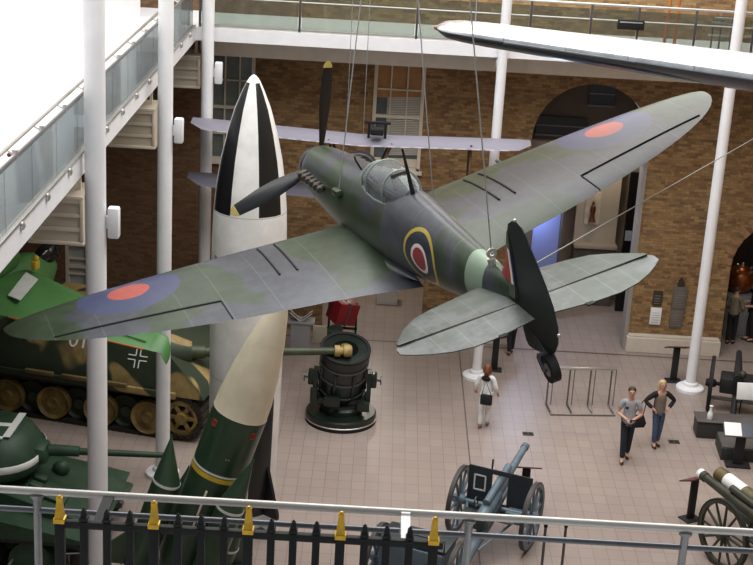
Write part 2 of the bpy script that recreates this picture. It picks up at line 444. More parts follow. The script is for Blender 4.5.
# ------------------------------------------------------------------ the hanging fighter
SPM = Matrix(((0.89396, -0.35681, -0.27114, -1.21639), (0.35161, 0.93358, -0.06929, 23.62517), (0.27785, -0.03340, 0.96004, 8.28606), (0,0,0,1)))
def camo_base(t, o, ax=None):
    n = t.noise(o, .62, 2, .45, .6)
    if ax is not None: n = t.math('SUBTRACT', n, t.math('MULTIPLY', t.step(ax, 4.3, 4.9), .2))
    n2 = t.noise(o, 4, 6, .7)
    g = t.mix(t.step(n2, .3, .7), lin((38, 52, 36)), lin((52, 66, 46)))
    y = t.mix(t.step(n2, .3, .7), lin((50, 54, 61)), lin((66, 69, 76)))
    return t.mix(t.step(n, .47, .53), g, y)
def lines(t, v, positions, w):
    out = None
    for p in positions:
        l = t.math('LESS_THAN', t.math('ABSOLUTE', t.math('SUBTRACT', v, p)), w)
        out = l if out is None else t.math('MAXIMUM', out, l)
    return out
def wing_mat():
    t = NT('fighter wing paint'); o = t.obj(); x, y, z = t.xyz(o)
    ax = t.math('ABSOLUTE', x); aft = t.math('MULTIPLY', y, -1.0)
    c = camo_base(t, o, ax)
    # faded skin and panel joints
    pl = lines(t, ax, (1.25, 2.1, 2.75, 3.3, 4.4, 5.02), .008)
    pl2 = lines(t, aft, (2.78, 3.15), .006)
    c = t.mix(t.math('MULTIPLY', t.math('MAXIMUM', pl, t.math('MULTIPLY', pl2, .6)), .16), c, lin((130, 136, 138)))
    dx = t.math('SUBTRACT', ax, 3.83); dy = t.math('SUBTRACT', aft, 3.22)
    d = t.math('SQRT', t.math('ADD', t.math('MULTIPLY', dx, dx), t.math('MULTIPLY', dy, dy)))
    up = t.node('ShaderNodeNewGeometry')
    nn = t.noise(o, 9, 3)
    c = t.mix(t.math('LESS_THAN', d, .74), c, t.mix(nn, lin((50, 57, 88)), lin((64, 70, 98))))
    c = t.mix(t.math('LESS_THAN', d, .3), c, t.mix(nn, lin((150, 66, 56)), lin((168, 82, 70))))
    # aileron gap
    hl = t.math('ADD', 4.83, t.math('MULTIPLY', ax, -.155))
    g1 = t.math('LESS_THAN', t.math('ABSOLUTE', t.math('SUBTRACT', aft, hl)), .02)
    g1 = t.math('MULTIPLY', g1, t.math('MULTIPLY', t.math('GREATER_THAN', ax, 2.78), t.math('LESS_THAN', ax, 5.02)))
    c = t.mix(g1, c, (.004,.004,.004,1))
    # underside
    tc = t.node('ShaderNodeTexCoord'); nz = t.xyz(tc.outputs['Normal'])[2]
    c = t.mix(t.step(nz, -.05, -.15), c, lin((150, 156, 158)))
    t.b.inputs['Coat Weight'].default_value = .38; t.b.inputs['Coat Roughness'].default_value = .25
    t.b.inputs['Specular IOR Level'].default_value = .25
    return t.fin(c, .45)
def fus_mat():
    t = NT('fighter fuselage paint'); o = t.obj(); x, y, z = t.xyz(o); aft = t.math('MULTIPLY', y, -1.0)
    c = camo_base(t, o)
    pl = lines(t, aft, (.75, 1.7, 2.55, 3.3, 4.7, 5.6, 6.75), .007)
    c = t.mix(t.math('MULTIPLY', pl, .2), c, lin((130, 136, 136)))
    c = t.mix(t.step(z, -.36, -.42), c, lin((120, 128, 130)))
    dz = t.math('MULTIPLY', t.math('SUBTRACT', z, .07), 1.16); dy = t.math('SUBTRACT', aft, 5.88)
    d = t.math('SQRT', t.math('ADD', t.math('MULTIPLY', dz, dz), t.math('MULTIPLY', dy, dy)))
    c = t.mix(t.math('LESS_THAN', d, .46), c, lin((176, 156, 62)))
    c = t.mix(t.math('LESS_THAN', d, .405), c, lin((38, 44, 58)))
    c = t.mix(t.math('LESS_THAN', d, .235), c, lin((214, 206, 198)))
    c = t.mix(t.math('LESS_THAN', d, .18), c, lin((140, 40, 44)))
    band = t.math('MULTIPLY', t.math('GREATER_THAN', aft, 7.12), t.math('LESS_THAN', aft, 7.55))
    c = t.mix(band, c, lin((128, 148, 128)))
    t.b.inputs['Specular IOR Level'].default_value = .4
    return t.fin(c, .33)
def tail_mat():
    t = NT('fighter tail paint'); o = t.obj(); x, y, z = t.xyz(o); ax = t.math('ABSOLUTE', x)
    n = t.noise(o, 3.5, 5, .65); n2 = t.noise(o, .9, 2)
    c = t.mix(t.step(n, .35, .65), lin((66, 74, 68)), lin((94, 98, 98)))
    c = t.mix(t.math('MULTIPLY', t.step(n2, .45, .55), .5), c, lin((58, 70, 56)))
    rl = lines(t, ax, (.55, .9, 1.22), .008)
    c = t.mix(t.math('MULTIPLY', rl, .14), c, lin((150, 156, 154)))
    t.b.inputs['Coat Weight'].default_value = .15; t.b.inputs['Coat Roughness'].default_value = .25
    t.b.inputs['Specular IOR Level'].default_value = .3
    return t.fin(c, .42)
def fin_mat():
    t = NT('fighter fin paint'); o = t.obj(); x, y, z = t.xyz(o); aft = t.math('MULTIPLY', y, -1.0)
    c = camo_base(t, o)
    zz = t.math('MULTIPLY', t.math('GREATER_THAN', z, .36), t.math('LESS_THAN', z, .8))
    c = t.mix(t.math('MULTIPLY', zz, t.math('GREATER_THAN', aft, 7.80)), c, lin((150, 44, 44)))
    c = t.mix(t.math('MULTIPLY', zz, t.math('GREATER_THAN', aft, 8.2)), c, lin((222, 216, 208)))
    c = t.mix(t.math('MULTIPLY', zz, t.math('GREATER_THAN', aft, 8.27)), c, lin((40, 46, 70)))
    return t.fin(c, .4)
wing_m, fus_m, tail_m, fin_m = wing_mat(), fus_mat(), tail_mat(), fin_mat()
rud_m = pm('rudder dark green', (36, 44, 42), .45, var=.25)
prop_m = pm('propeller black', (22, 23, 26), .35, var=.1)

sp = thing('fighter_aircraft', 'camouflaged propeller fighter hanging on wires in the middle, with red and blue roundels', 'aeroplane', mat=SPM)
# fuselage: aft station, half width, top z, bottom z, squareness
ST = [(.52,.33,.33,-.33,2.0),(.62,.37,.38,-.42,2.1),(1.1,.40,.44,-.52,2.3),(1.8,.43,.50,-.60,2.4),(2.6,.46,.555,-.66,2.3),(3.2,.47,.60,-.68,2.2),(3.8,.475,.64,-.66,2.1),
      (4.4,.47,.68,-.62,2.0),(5.0,.44,.69,-.56,2.0),(5.6,.395,.62,-.49,2.0),(6.3,.33,.53,-.40,2.0),(7.0,.26,.46,-.31,2.0),(7.6,.19,.41,-.22,2.0),(8.1,.10,.36,-.12,2.0),(8.35,.035,.33,-.05,2.0)]
def fsec(a, hw, zt, zb, p, n=36):
    zc = (zt+zb)/2; hz = (zt-zb)/2; out = []
    for k in range(n):
        th = 2*PI*k/n; cx, sz = math.cos(th), math.sin(th)
        sx = math.copysign(abs(cx)**(2/p), cx); sy = math.copysign(abs(sz)**(2/p), sz)
        out.append(Vector((hw*sx*(1-.12*max(0, sy)), -a, zc+hz*sy)))
    return out
def interp(ST, m):
    out = []
    for i in range(len(ST)-1):
        for j in range(m): 
            f = j/m; out.append(tuple(ST[i][q]*(1-f)+ST[i+1][q]*f for q in range(5)))
    return out + [ST[-1]]
B().rings([fsec(*s) for s in interp(ST, 3)]).build('fuselage', fus_m, sp, ang=50)
B().lathe([(.33,0),(.325,.1),(.28,.28),(.19,.43),(.08,.52),(.001,.55)], 28, (0,-.52,0), (0,1,0)).build('spinner', prop_m, sp)
# wing root fillets + wings
def wing_sec(x, le, te, z0, tc, n=15):
    c = te-le; out = []
    ts = [.5*(1-math.cos(PI*i/n)) for i in range(n+1)]
    def th(u): return 5*tc*c*(.2969*math.sqrt(u)-.126*u-.3516*u*u+.2843*u**3-.1036*u**4)
    for u in ts[::-1]: out.append(Vector((x, -(le+c*u), z0+th(u)*1.15+.02*c*(1-(2*u-1)**2)*.6)))
    for u in ts[1:-1]: out.append(Vector((x, -(le+c*u), z0-th(u)*.75+.02*c*(1-(2*u-1)**2)*.6)))
    return out
def wing_le(a): return 3.25-.87*math.sqrt(max(0, 1-(a/5.62)**2))
def wing_te(a): return 3.25+1.99*math.sqrt(max(0, 1-(a/5.62)**2))
for s in (-1, 1):
    xs = [.25,.6,1,1.5,2,2.5,3,3.5,4,4.4,4.7,5,5.2,5.35,5.48,5.56,5.6,5.615]
    secs = []
    for a in xs:
        extra = .22*max(0, 1-(a-.25)/1.0)
        secs.append(wing_sec(s*a, wing_le(a)-.05*max(0,1-(a-.25)/.5), wing_te(a)+extra, -.53+.105*a, .13-.07*a/5.6))
    B().rings(secs).build('wing', wing_m, sp, ang=60)
    # stiffening strips over the wheel wells, gun fairings
    for xa in (1.56, 1.82):
        q = B(); pts = []
        for u in (2.95, 3.3, 3.7, 4.0): 
            q_z = -.53+.105*xa + .15 - max(0, u-3.2)*.085 - .045
            pts.append(u)
        def surf(a, aft):
            le, te = wing_le(a), wing_te(a); c = te-le; u = (aft-le)/c; tc = .13-.07*a/5.6
            th = 5*tc*c*(.2969*math.sqrt(u)-.126*u-.3516*u*u+.2843*u**3-.1036*u**4)
            return -.53+.105*a+th*1.15+.012*c*(1-(2*u-1)**2)
        q.tube([(s*(xa+.02*(u-3)), -u, surf(xa, u)+.006) for u in (2.85,3.1,3.4,3.7,3.95,4.1)], .017, 6)
        q.build('wing_stiffener', black, sp)
    q = B(); hls = [2.78+2.24*i/12 for i in range(13)]
    q.tube([(s*a_, -(4.83-.155*a_), surf(a_, 4.83-.155*a_)+.004) for a_ in hls], .014, 6)
    q.tube([(s*2.78, -f_, surf(2.78, f_)+.004) for f_ in (4.41,4.6,4.8,wing_te(2.78)-.04)], .011, 6)
    q.build('aileron_gap', black_matte, sp)
    # landing light / cannon stub on the leading edge
    q = B().tube([(s*2.35,-2.75,surf(2.35,2.75)-.08),(s*2.35,-2.33,surf(2.35,2.75)-.1)], .028, 10); q.build('gun_port', dark_steel, sp)
    # root fairing
    q = B()
    rings = []
    for k in range(10):
        f = k/9; aft = 2.5+3.0*f; rr = .08*(1-f)+.11*math.sin(PI*f)+.01
        rings.append([Vector((s*(.42-.1*f*f+rr*1.3*math.cos(t_)), -aft, -.45+.08*f+rr*.6*math.sin(t_))) for t_ in [2*PI*j/12 for j in range(12)]])
    q.rings(rings).build('wing_root_fairing', wing_m, sp, ang=60)
# exhaust stubs
for s in (-1, 1):
    for k in range(6):
        a = .98+.2*k
        B().tube([(s*.36,-a,.13),(s*.47,-a-.03,.14),(s*.5,-a-.13,.14)], [.05,.055,.048], 10).build('exhaust_stub', pm('exhaust metal', (72, 66, 60), .5, .4, var=.2), sp)
    B().bbox((s*.44-.05,-3.0,.22), (s*.44+.05,-2.75,.34), .03).build('cowling_bulge', fus_m, sp)
# propeller: three black blades with yellow tips, one up, one towards the rocket
for k in range(3):
    a0 = R(71+120.5*k)
    M = Matrix.Translation((.03,-.44,.03)) @ Matrix.Rotation(-(a0-PI/2), 4, 'Y')
    rad = [.2,.35,.55,.85,1.15,1.4,1.58]; ch = [.08,.085,.12,.145,.14,.115,.10]; tw = [58,52,44,36,30,25,23]
    def bsec(r, c, w):
        w = R(w); e = []
        for j in range(10):
            th = 2*PI*j/10; u = math.cos(th)*c/1.0; v = math.sin(th)*.028*(1.6-r/1.1)
            e.append(Vector((u*math.cos(w)-v*math.sin(w), u*math.sin(w)+v*math.cos(w), r)))
        return e
    bl = B().rings([bsec(r,c,w_) for r,c,w_ in zip(rad,ch,tw)]).xf(M).build('propeller_blade', prop_m, sp)
    B().rings([bsec(1.58,.10,23), bsec(1.63,.085,22), bsec(1.67,.05,21), bsec(1.69,.02,21)]).xf(M).build('blade_tip', pm('tip yellow', (170, 152, 84), .5), bl)
# cockpit: windscreen, blown hood, frames, headrest and mast
def cansec(a, hw, zt, z0, n=18):
    return [Vector((hw*math.cos(PI*k/n), -a, z0+(zt-z0)*math.sin(PI*k/n)**.8)) for k in range(n+1)]
can = [(3.42,.10,.64,.60),(3.55,.22,.72,.56),(3.75,.28,.83,.55),(4.0,.315,.90,.52),(4.3,.32,.92,.5),(4.6,.29,.89,.5),(4.9,.22,.8,.52),(5.05,.12,.72,.56)]
B().rings([cansec(*c) for c in can], cap=False, closed=False).build('canopy', canopy_glass, sp)
q = B()
for c in (can[2], can[3], can[5]): q.tube(cansec(*c, n=14), .016, 6)
q.tube([(can[i][1]*1.0,-can[i][0],can[i][3]) for i in range(len(can))], .016, 6); q.tube([(-can[i][1],-can[i][0],can[i][3]) for i in range(len(can))], .016, 6)
q.tube([(0,-c[0],c[2]) for c in can[:3]], .014, 6)
q.build('canopy_frame', pm('canopy frame', (128, 136, 132), .4, var=.06), sp)
B().bbox((-.24,-4.75,.3), (.24,-3.6,.62), .05).build('cockpit_interior', black_matte, sp)
B().bbox((-.12,-4.72,.55), (.12,-4.62,.9), .04).build('headrest', pm('leather', (52, 44, 38), .6), sp)
B().tube([(-.2,-3.62,.74),(-.25,-3.6,.9),(-.25,-3.6,.96)], .015, 6).build('mirror_post', black, sp)
q = B(); q.tube([(0,-5.1,.62),(0,-5.08,1.32)], [.035,.016], 8); q.build('aerial_mast', black, sp)
# tailplane and elevators
def tp_le(a): return 7.42+.18*a + .62*max(0,(a-.9)/.75)**2.4
def hinge(a): return 8.34-.02*a
def tp_te(a): return (8.78+.16*min(a,.7)/.7) - .50*max(0,(a-.75)/.9)**2.2
for s in (-1, 1):
    xs = [.1,.3,.6,.9,1.15,1.35,1.5,1.58,1.63]; z0 = .115
    def sec2(a, y0, y1, t0, t1, n=8):
        up = []; dnn = []
        for i in range(n+1):
            u = i/n; tt = t0*(1-u)+t1*u
            if t0 < .012: tt = .055*math.sqrt(u)*(1-.25*u)
            up.append(Vector((s*a*(1.05 if s > 0 else 1), -(y0+(y1-y0)*u), z0+tt))); dnn.append(Vector((s*a*(1.05 if s > 0 else 1), -(y0+(y1-y0)*u), z0-tt)))
        return up + dnn[::-1][1:-1] if t0 < .012 else up + dnn[::-1]
    k_ = lambda a: 1-.55*(a/1.65)
    xs1 = [a for a in xs if a <= 1.58]
    B().rings([sec2(a, tp_le(a), max(hinge(a)-.012, tp_le(a)+.03), .001, .04*k_(a)) for a in xs1]).build('tailplane', tail_m, sp, ang=50)
    B().rings([sec2(a, hinge(a)+.012 if a < 1.5 else tp_le(a)+.06, max(tp_te(a), hinge(a)+.06) , .042*k_(a), .006) for a in xs]).build('elevator', tail_m, sp, ang=50)
    B().bbox((s*.55-.05,-8.96,z0-.008), (s*.55+.05,-8.88,z0+.012), .005).build('trim_tab', black, sp)
# fin and rudder
def vsec(z, y0, y1, t, n=7):
    l = []; r_ = []
    for i in range(n+1):
        u = i/n; tt = t*math.sqrt(max(u,.0))*(1-.0*u)
        l.append(Vector((-tt, -(y0+(y1-y0)*u), z))); r_.append(Vector((tt, -(y0+(y1-y0)*u), z)))
    return l + r_[::-1][:-1]
B().rings([vsec(z, y0, 8.31, t) for z,y0,t in ((.2,7.5,.10),(.32,7.74,.07),(.5,7.96,.055),(.7,8.08,.045),(.9,8.17,.035),(1.04,8.25,.02))]).build('fin', fin_m, sp, ang=60)
def rsec(z, y0, y1, t, n=7):
    l = []; r_ = []
    for i in range(n+1):
        u = i/n; tt = t*(1-u)+.006*u
        l.append(Vector((-tt, -(y1-y0)*u+ (0), z))); r_.append(Vector((tt, -(y1-y0)*u, z)))
    return [p+Vector((0,-y0-.12*(z-.35)/.8,0)) for p in l + r_[::-1]]
rp = [(-.46,8.48,8.70,.02),(-.43,8.40,8.84,.03),(-.36,8.36,8.93,.035),(-.22,8.34,9.01,.04),(0,8.33,9.04,.045),(.25,8.33,8.99,.045),(.5,8.33,8.88,.04),(.75,8.32,8.74,.035),(.93,8.28,8.63,.03),(1.06,8.22,8.56,.028),(1.14,8.24,8.50,.022),(1.19,8.32,8.42,.012)]
rm = Matrix.Translation((0,-8.33,0)) @ Matrix.Rotation(R(7), 4, 'Z') @ Matrix.Translation((0,8.33,0))
rud = B().rings([rsec(z, y0, y1, t) for z,y0,y1,t in rp]).xf(rm).build('rudder', rud_m, sp, ang=50)
B().ball((0,-8.49,1.2), .022).xf(rm).build('rudder_mast', steel, rud)
B().ball((.0,-8.975,-.1), .025).xf(rm).build('tail_light', steel, rud)
# tail wheel
q = B(); q.tube([(0,-8.2,-.05),(0,-8.48,-.28),(0,-8.64,-.42)], [.05,.04,.035], 10); q.tube([(-.09,-8.64,-.42),(.09,-8.64,-.42)], .03, 8); q.tube([(-.09,-8.64,-.42),(-.09,-8.74,-.58)], .022, 8); q.tube([(.09,-8.64,-.42),(.09,-8.74,-.58)], .022, 8); q.tube([(-.1,-8.74,-.58),(.1,-8.74,-.58)], .022, 8)
tw = q.build('tail_wheel_leg', dark_steel, sp)
B().ring((0,-8.74,-.58), (1,0,0), .08, .165, .1, 28).build('tyre', rubber, tw)
B().lathe([(.001,-.05),(.09,-.05),(.1,0),(.09,.05),(.001,.05)], 20, (0,-8.74,-.58), (1,0,0)).build('wheel_hub', steel, tw)
# lifting eye where the rear wire is fixed
q = B(); q.lathe([(.05,0),(.05,.1)], 12, (-.02,-7.6,.38)); q.ring((0,-7.6,.54), (0,1,0), .03, .065, .03, 16); q.build('lifting_eye', steel, sp)
def sploc(x, aft, z): return SPM @ Vector((x, -aft, z))
def cable(name, a, b, r, label, grp='suspension wires'):
    o = B().tube([a, b], r*.62, 6).build(name, wire_mat); tag(o, label, 'wire', grp); return o
def up_from(p, px, py):
    """wire from p up to the roof steel, through the line seen at pixel px,py in the plane of p"""
    q = onY(px, py, p.y+.3); d = (q-p).normalized(); return p + d*((21.5-p.z)/d.z)
p = sploc(-.42, 2.95, .35); cable('suspension_wire', p, up_from(p, 361, 0), .014, 'wire rising from the left side of the fighter engine cowling')
p = sploc(.5, 4.2, -.25); cable('suspension_wire', p, up_from(p, 418, 0), .014, 'wire rising from behind the cockpit of the fighter')
p = sploc(0, 7.6, .56); cable('suspension_wire', p, up_from(p, 470, 0), .014, 'wire rising from the tail of the fighter')
p = sploc(.1, 7.9, .3); q = onY(753, 139, 27.5); cable('suspension_wire', p, p+(q-p)*1.25, .014, 'slanting wire from the fighter tail to the right wall')

# ------------------------------------------------------------------ silver wing, upper right
silver = NT('polished aluminium')
so = silver.obj(); sx, sy, sz = silver.xyz(so)
sn = silver.noise(so, 4, 3)
sc_ = silver.mix(silver.step(sn, .3, .7), lin((210, 212, 214)), lin((236, 238, 240)))
sl_ = lines(silver, sx, (.9, 1.75, 2.6, 3.5, 4.6), .008)
sc_ = silver.mix(silver.math('MULTIPLY', sl_, .6), sc_, lin((120, 124, 130)))
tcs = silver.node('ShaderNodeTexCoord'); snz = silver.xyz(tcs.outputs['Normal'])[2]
sc_ = silver.mix(silver.step(snz, .1, -.25), sc_, lin((96, 98, 104)))  # dark reflection along the underside painted into the base colour
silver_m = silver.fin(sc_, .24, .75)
tip = onY(438, 31, 20.0); far = onY(753, 76, 20.0); sd = (far-tip).normalized()
nx = sd; ny = Vector((0,0,1)).cross(nx).normalized(); 
# chord runs across the hall, leading edge towards the camera and dropped
ch_d = Vector((0.05,.998,-.06)); ch_d = (ch_d - nx*ch_d.dot(nx)).normalized(); nz = nx.cross(ch_d)
MM = Matrix((nx, ch_d, nz)).transposed().to_4x4(); MM.translation = tip
mu = thing('hanging_aircraft_wing', 'polished silver aircraft wing hanging at the top right', 'aircraft wing', mat=MM)
secs = []
for a, c, y0 in ((.0,.4,.35),(.05,.85,.15),(.14,1.2,.02),(.35,1.5,-.06),(.7,1.7,-.12),(1.5,1.9,-.2),(3,2.3,-.32),(4.6,2.7,-.45),(6.5,3.1,-.6)):
    o_ = []; n = 14; tc = .2 if a > .1 else .16
    ts = [.5*(1-math.cos(PI*i/n)) for i in range(n+1)]
    def th(u): return 5*tc*c*(.2969*math.sqrt(u)-.126*u-.3516*u*u+.2843*u**3-.1036*u**4)
    for u in ts[::-1]: o_.append(Vector((a, y0+c*u, th(u))))
    for u in ts[1:-1]: o_.append(Vector((a, y0+c*u, -th(u)*.9)))
    secs.append(o_)
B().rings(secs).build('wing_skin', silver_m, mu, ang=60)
q = B().tube([(.9,-.15,-.02),(1.4,-.2,-.02),(2.7,-.3,-.02)], .022, 8); q.build('leading_edge_strip', dark_steel, mu)
B().ball((.0,.45,0), .035, 10, (1.6,1,1)).build('navigation_light', pm('lamp lens', (150, 110, 80), .2), mu)
p = MM @ Vector((.55,.7,.05)); cable('suspension_wire', p, p+Vector((-.25,0,10)), .012, 'wire holding the tip of the silver wing')

# ------------------------------------------------------------------ lilac grey biplane behind the fighter
BY = 33.6
a = onY(190,129,BY); b = onY(531,152,BY); mid = (a+b)/2; span = (b-a).length; bx = (b-a).normalized()
by = Vector((0,1,-.02)); by = (by-bx*by.dot(bx)).normalized(); bz = bx.cross(by)
BM = Matrix((bx,by,bz)).transposed().to_4x4(); BM.translation = mid
bp = thing('biplane', 'lilac grey biplane hanging behind the fighter against the brick wall', 'aeroplane', mat=BM)
def bwing(z, y0, hs, c):
    secs = []
    n = 24
    for k in range(n+1):
        x = -hs + 2*hs*k/n; e = (hs-abs(x))
        cc = c*min(1, .45+.55*math.sqrt(min(1, e/.45))); dz = .035*abs(x)
        oo = []
        for i in range(9): u = i/8; oo.append(Vector((x, y0+c/2-cc*u, z+dz+.1*cc*math.sin(PI*min(1,u*1.15))**.7*.8)))
        for i in range(7,0,-1): u = i/8; oo.append(Vector((x, y0+c/2-cc*u, z+dz+.02*cc*math.sin(PI*u))))
        secs.append(oo)
    return B().rings(secs)
rb = NT('ribbed linen'); ro_ = rb.obj(); rx, ry, rz_ = rb.xyz(ro_)
rk = rb.math('LESS_THAN', rb.math('ABSOLUTE', rb.math('SUBTRACT', rb.math('MODULO', rb.math('ADD', rx, 10), .33), .165)), .1)
rk = rb.math('MULTIPLY', rk, rb.math('LESS_THAN', ry, -.56))
ribbed = rb.fin(rb.mix(rk, lin((128,126,138)), lin((160,158,168))), .5)
up_w = bwing(0,0,span/2,1.3).build('upper_wing', ribbed, bp, ang=60)
bwing(-1.25,-.35,span/2,1.3).build('lower_wing', pm('doped dark grey linen', (84,82,92), .5, var=.08), bp, ang=60)
for s in (-1, 1):
    for x in (2.6,):
        for y in (.35,-.4):
            B().tube([(s*x,y,.06+.035*x),(s*x,y-.3,-1.25+.035*x)], .03, 8).build('strut', pm('strut wood', (96,72,48), .5), bp)
    for y in (.35,-.4): B().tube([(s*.75,y,.06),(s*.42,y-.2,-.75)], .03, 8).build('strut', MATS['strut wood'], bp)
fs = [(1.05,.42,-.95,.42),(.6,.46,-.95,.46),(0,.45,-.92,.45),(-.8,.42,-.9,.42),(-1.6,.34,-.9,.34),(-3,.2,-.92,.2),(-4,.06,-.94,.12)]
B().rings([[Vector((hw*math.cos(t_)*1.0, y, zc+hh*math.sin(t_))) for t_ in [2*PI*j/20 for j in range(20)]] for y,hw,zc,hh in fs]).build('body', camel_grey, bp, ang=60)
q = B(); q.lathe([(.2,0),(.44,.0),(.44,.28),(.2,.3)], 24, (0,1.0,-.95), (0,1,0)); q.build('engine_cowling', dark_steel, bp)
q = B().ring((0,-.75,-.48),(0,.3,1),.24,.3,.06,24); q.build('cockpit_rim', black, bp)
gm = thing('machine_gun', 'small black machine gun mount on top of the biplane wing', 'gun', tuple(BM @ Vector((.38,-.1,.1)))); gm.scale = (.75,.75,.75)
q = B(); q.box((-.3,-.05,.0), (-.22,.05,.5)); q.box((.22,-.05,0), (.3,.05,.5)); q.bbox((-.42,-.06,.46), (.42,.06,.54), .02); q.build('mount', black, gm)
q = B(); q.tube([(-.13,-.5,.3),(-.13,.7,.34)], .045, 10); q.tube([(.13,-.5,.3),(.13,.7,.34)], .045, 10); q.bbox((-.2,-.5,.2), (.2,-.1,.4), .02); q.build('gun_body', black, gm)
for i,(x,xt) in enumerate(((-.35,379),(.05,386))):
    p = BM @ Vector((x*1.0,.1,.1)); cable('suspension_wire', p, p+Vector((0,0,14)), .012, ('left' if i == 0 else 'right')+' of the two wires above the centre of the biplane')

# ------------------------------------------------------------------ black and white rocket
rk_ = NT('rocket paint'); o_ = rk_.obj(); x, y, z = rk_.xyz(o_)
VH = 9.16
ang_ = rk_.math('ARCTAN2', x, rk_.math('MULTIPLY', y, -1.0))          # 0 faces the hall, + to the right
n_ = rk_.noise(o_, 2.5, 4)
wh = rk_.mix(rk_.step(n_, .35, .7), lin((228,227,224)), lin((244,243,241)))
bk = rk_.mix(n_, lin((20,22,24)), lin((34,36,38)))
q1 = rk_.math('MULTIPLY', rk_.math('GREATER_THAN', ang_, .33), rk_.math('LESS_THAN', ang_, 1.08))
q2 = rk_.math('MULTIPLY', rk_.math('GREATER_THAN', ang_, -1.29), rk_.math('LESS_THAN', ang_, -.47))
q3 = rk_.math('GREATER_THAN', rk_.math('ABSOLUTE', ang_), 2.2)
nose = rk_.math('MULTIPLY', rk_.math('MAXIMUM', rk_.math('MAXIMUM', q1, q2), q3), rk_.math('MULTIPLY', rk_.math('GREATER_THAN', z, 6.62), rk_.math('LESS_THAN', z, VH-.14)))
tb = rk_.math('MULTIPLY', rk_.math('MULTIPLY', rk_.math('GREATER_THAN', ang_, .26), rk_.math('LESS_THAN', ang_, 1.02)), rk_.math('MULTIPLY', rk_.math('LESS_THAN', z, 3.0), rk_.math('GREATER_THAN', z, 0.4)))
c_ = rk_.mix(rk_.math('MAXIMUM', nose, tb), wh, bk)
jl_ = lines(rk_, z, (6.6, 5.2, 3.3), .008); c_ = rk_.mix(rk_.math('MULTIPLY', jl_, .5), c_, lin((120,120,118)))
rocket_m = rk_.fin(c_, .32)
rp_ = onY(252, 300, 26.3)
vx = onY(254,74,26.3).x
v2 = thing('tall_rocket', 'tall black and white rocket with pointed nose standing on the floor behind the fighter wing', 'rocket', (vx,26.3,0))
prof = [(.52,0),(.6,.2),(.66,1.0),(.70,2.6),(.715,4.2),(.715,5.2),(.71,6.0),(.69,6.6),(.645,7.1),(.57,7.6),(.46,8.1),(.33,8.55),(.2,8.87),(.125,9.03),(.08,9.1),(.04,9.14),(.002,VH)]
B().lathe(prof, 56).build('body', rocket_m, v2, ang=60)
for k in range(4):
    a = PI/4+k*PI/2+.12
    M = Matrix.Rotation(a,4,'Z')
    B().prism([(.5,.12),(.98,.05),(.98,.5),(.82,1.0),(.66,1.5),(.56,1.5),(.5,.3)], -.035, .035, 'xz').xf(M).build('fin', rocket_m, v2)
q = B(); q.lathe([(.62,0),(.62,.08),(.44,.12)], 40); q.build('stand_ring', dark_steel, v2)
for (px,py) in ((215,150),(286,205)):
    pass

# ------------------------------------------------------------------ green missile with ivory nose and boosters
MY = 23.6
tipP = onY(287,289,MY); jP = onY(240.5,411,MY); ax_ = (tipP-jP).normalized()
base = tipP - ax_*((tipP.z-.35)/ax_.z); L = (tipP-base).length
zx = ax_; yx = Vector((0,1,0)); yx = (yx-zx*yx.dot(zx)).normalized(); xx = yx.cross(zx)
MMx = Matrix((xx,yx,zx)).transposed().to_4x4(); MMx.translation = base
ms = thing('guided_missile', 'dark green missile with a long ivory nose cone leaning in front of the tall rocket', 'missile', mat=MMx)
Lj = (jP-base).length; r0 = .50
B().lathe([(r0,Lj),(r0*.985,Lj+.02),(r0*.97,Lj+.3),(r0*.84,Lj+.85),(r0*.63,Lj+1.45),(r0*.36,Lj+2.0),(r0*.1,L-.1),(r0*.03,L)], 40).build('nose_cone', missile_white, ms, ang=60)
B().lathe([(r0*.8,.1),(r0,.35),(r0,Lj-.02)], 40).build('body', missile_green, ms)
B().lathe([(r0*1.006,Lj-1.24),(r0*1.012,Lj-1.24),(r0*1.012,Lj-1.15),(r0*1.006,Lj-1.15)], 40, cap=False).build('yellow_band', yellow, ms)
B().lathe([(r0*1.006,Lj-1.13),(r0*1.012,Lj-1.13),(r0*1.012,Lj-1.09),(r0*1.006,Lj-1.09)], 40, cap=False).build('white_band', stripe_white, ms)
for a in (-.82, .75):
    u = Vector((math.sin(a), -math.cos(a), 0))
    rot = Matrix.Rotation(a, 3, 'Z')
    q = B()
    for (x0,z0,x1,z1) in ((-.05,-.06,.05,-.048),(-.05,.048,.05,.06),(-.05,-.06,-.038,.06),(.038,-.06,.05,.06)):
        q.box((x0,-.008,z0), (x1,.008,z1))
    q.box((-.014,-.006,-.03),(.0,.006,.03))
    q.v = [rot @ v + u*(r0+.003) + Vector((0,0,Lj-.22)) for v in q.v]
    q.build('red_marking', pm('marking red', (190,60,56), .5), ms)
q = B().bbox((-.02,-r0-.03,Lj-2.2), (.02,-r0+.01,Lj-1.45), .01); q.v = [Matrix.Rotation(-.15,3,'Z') @ v for v in q.v]; q.build('cable_duct', missile_white, ms)
rivet = B()
for a in (.1,.2):
    rivet.ball((math.sin(a)*r0, -math.cos(a)*r0, Lj-.75), .014, 8)
rivet.build('rivet', steel, ms)
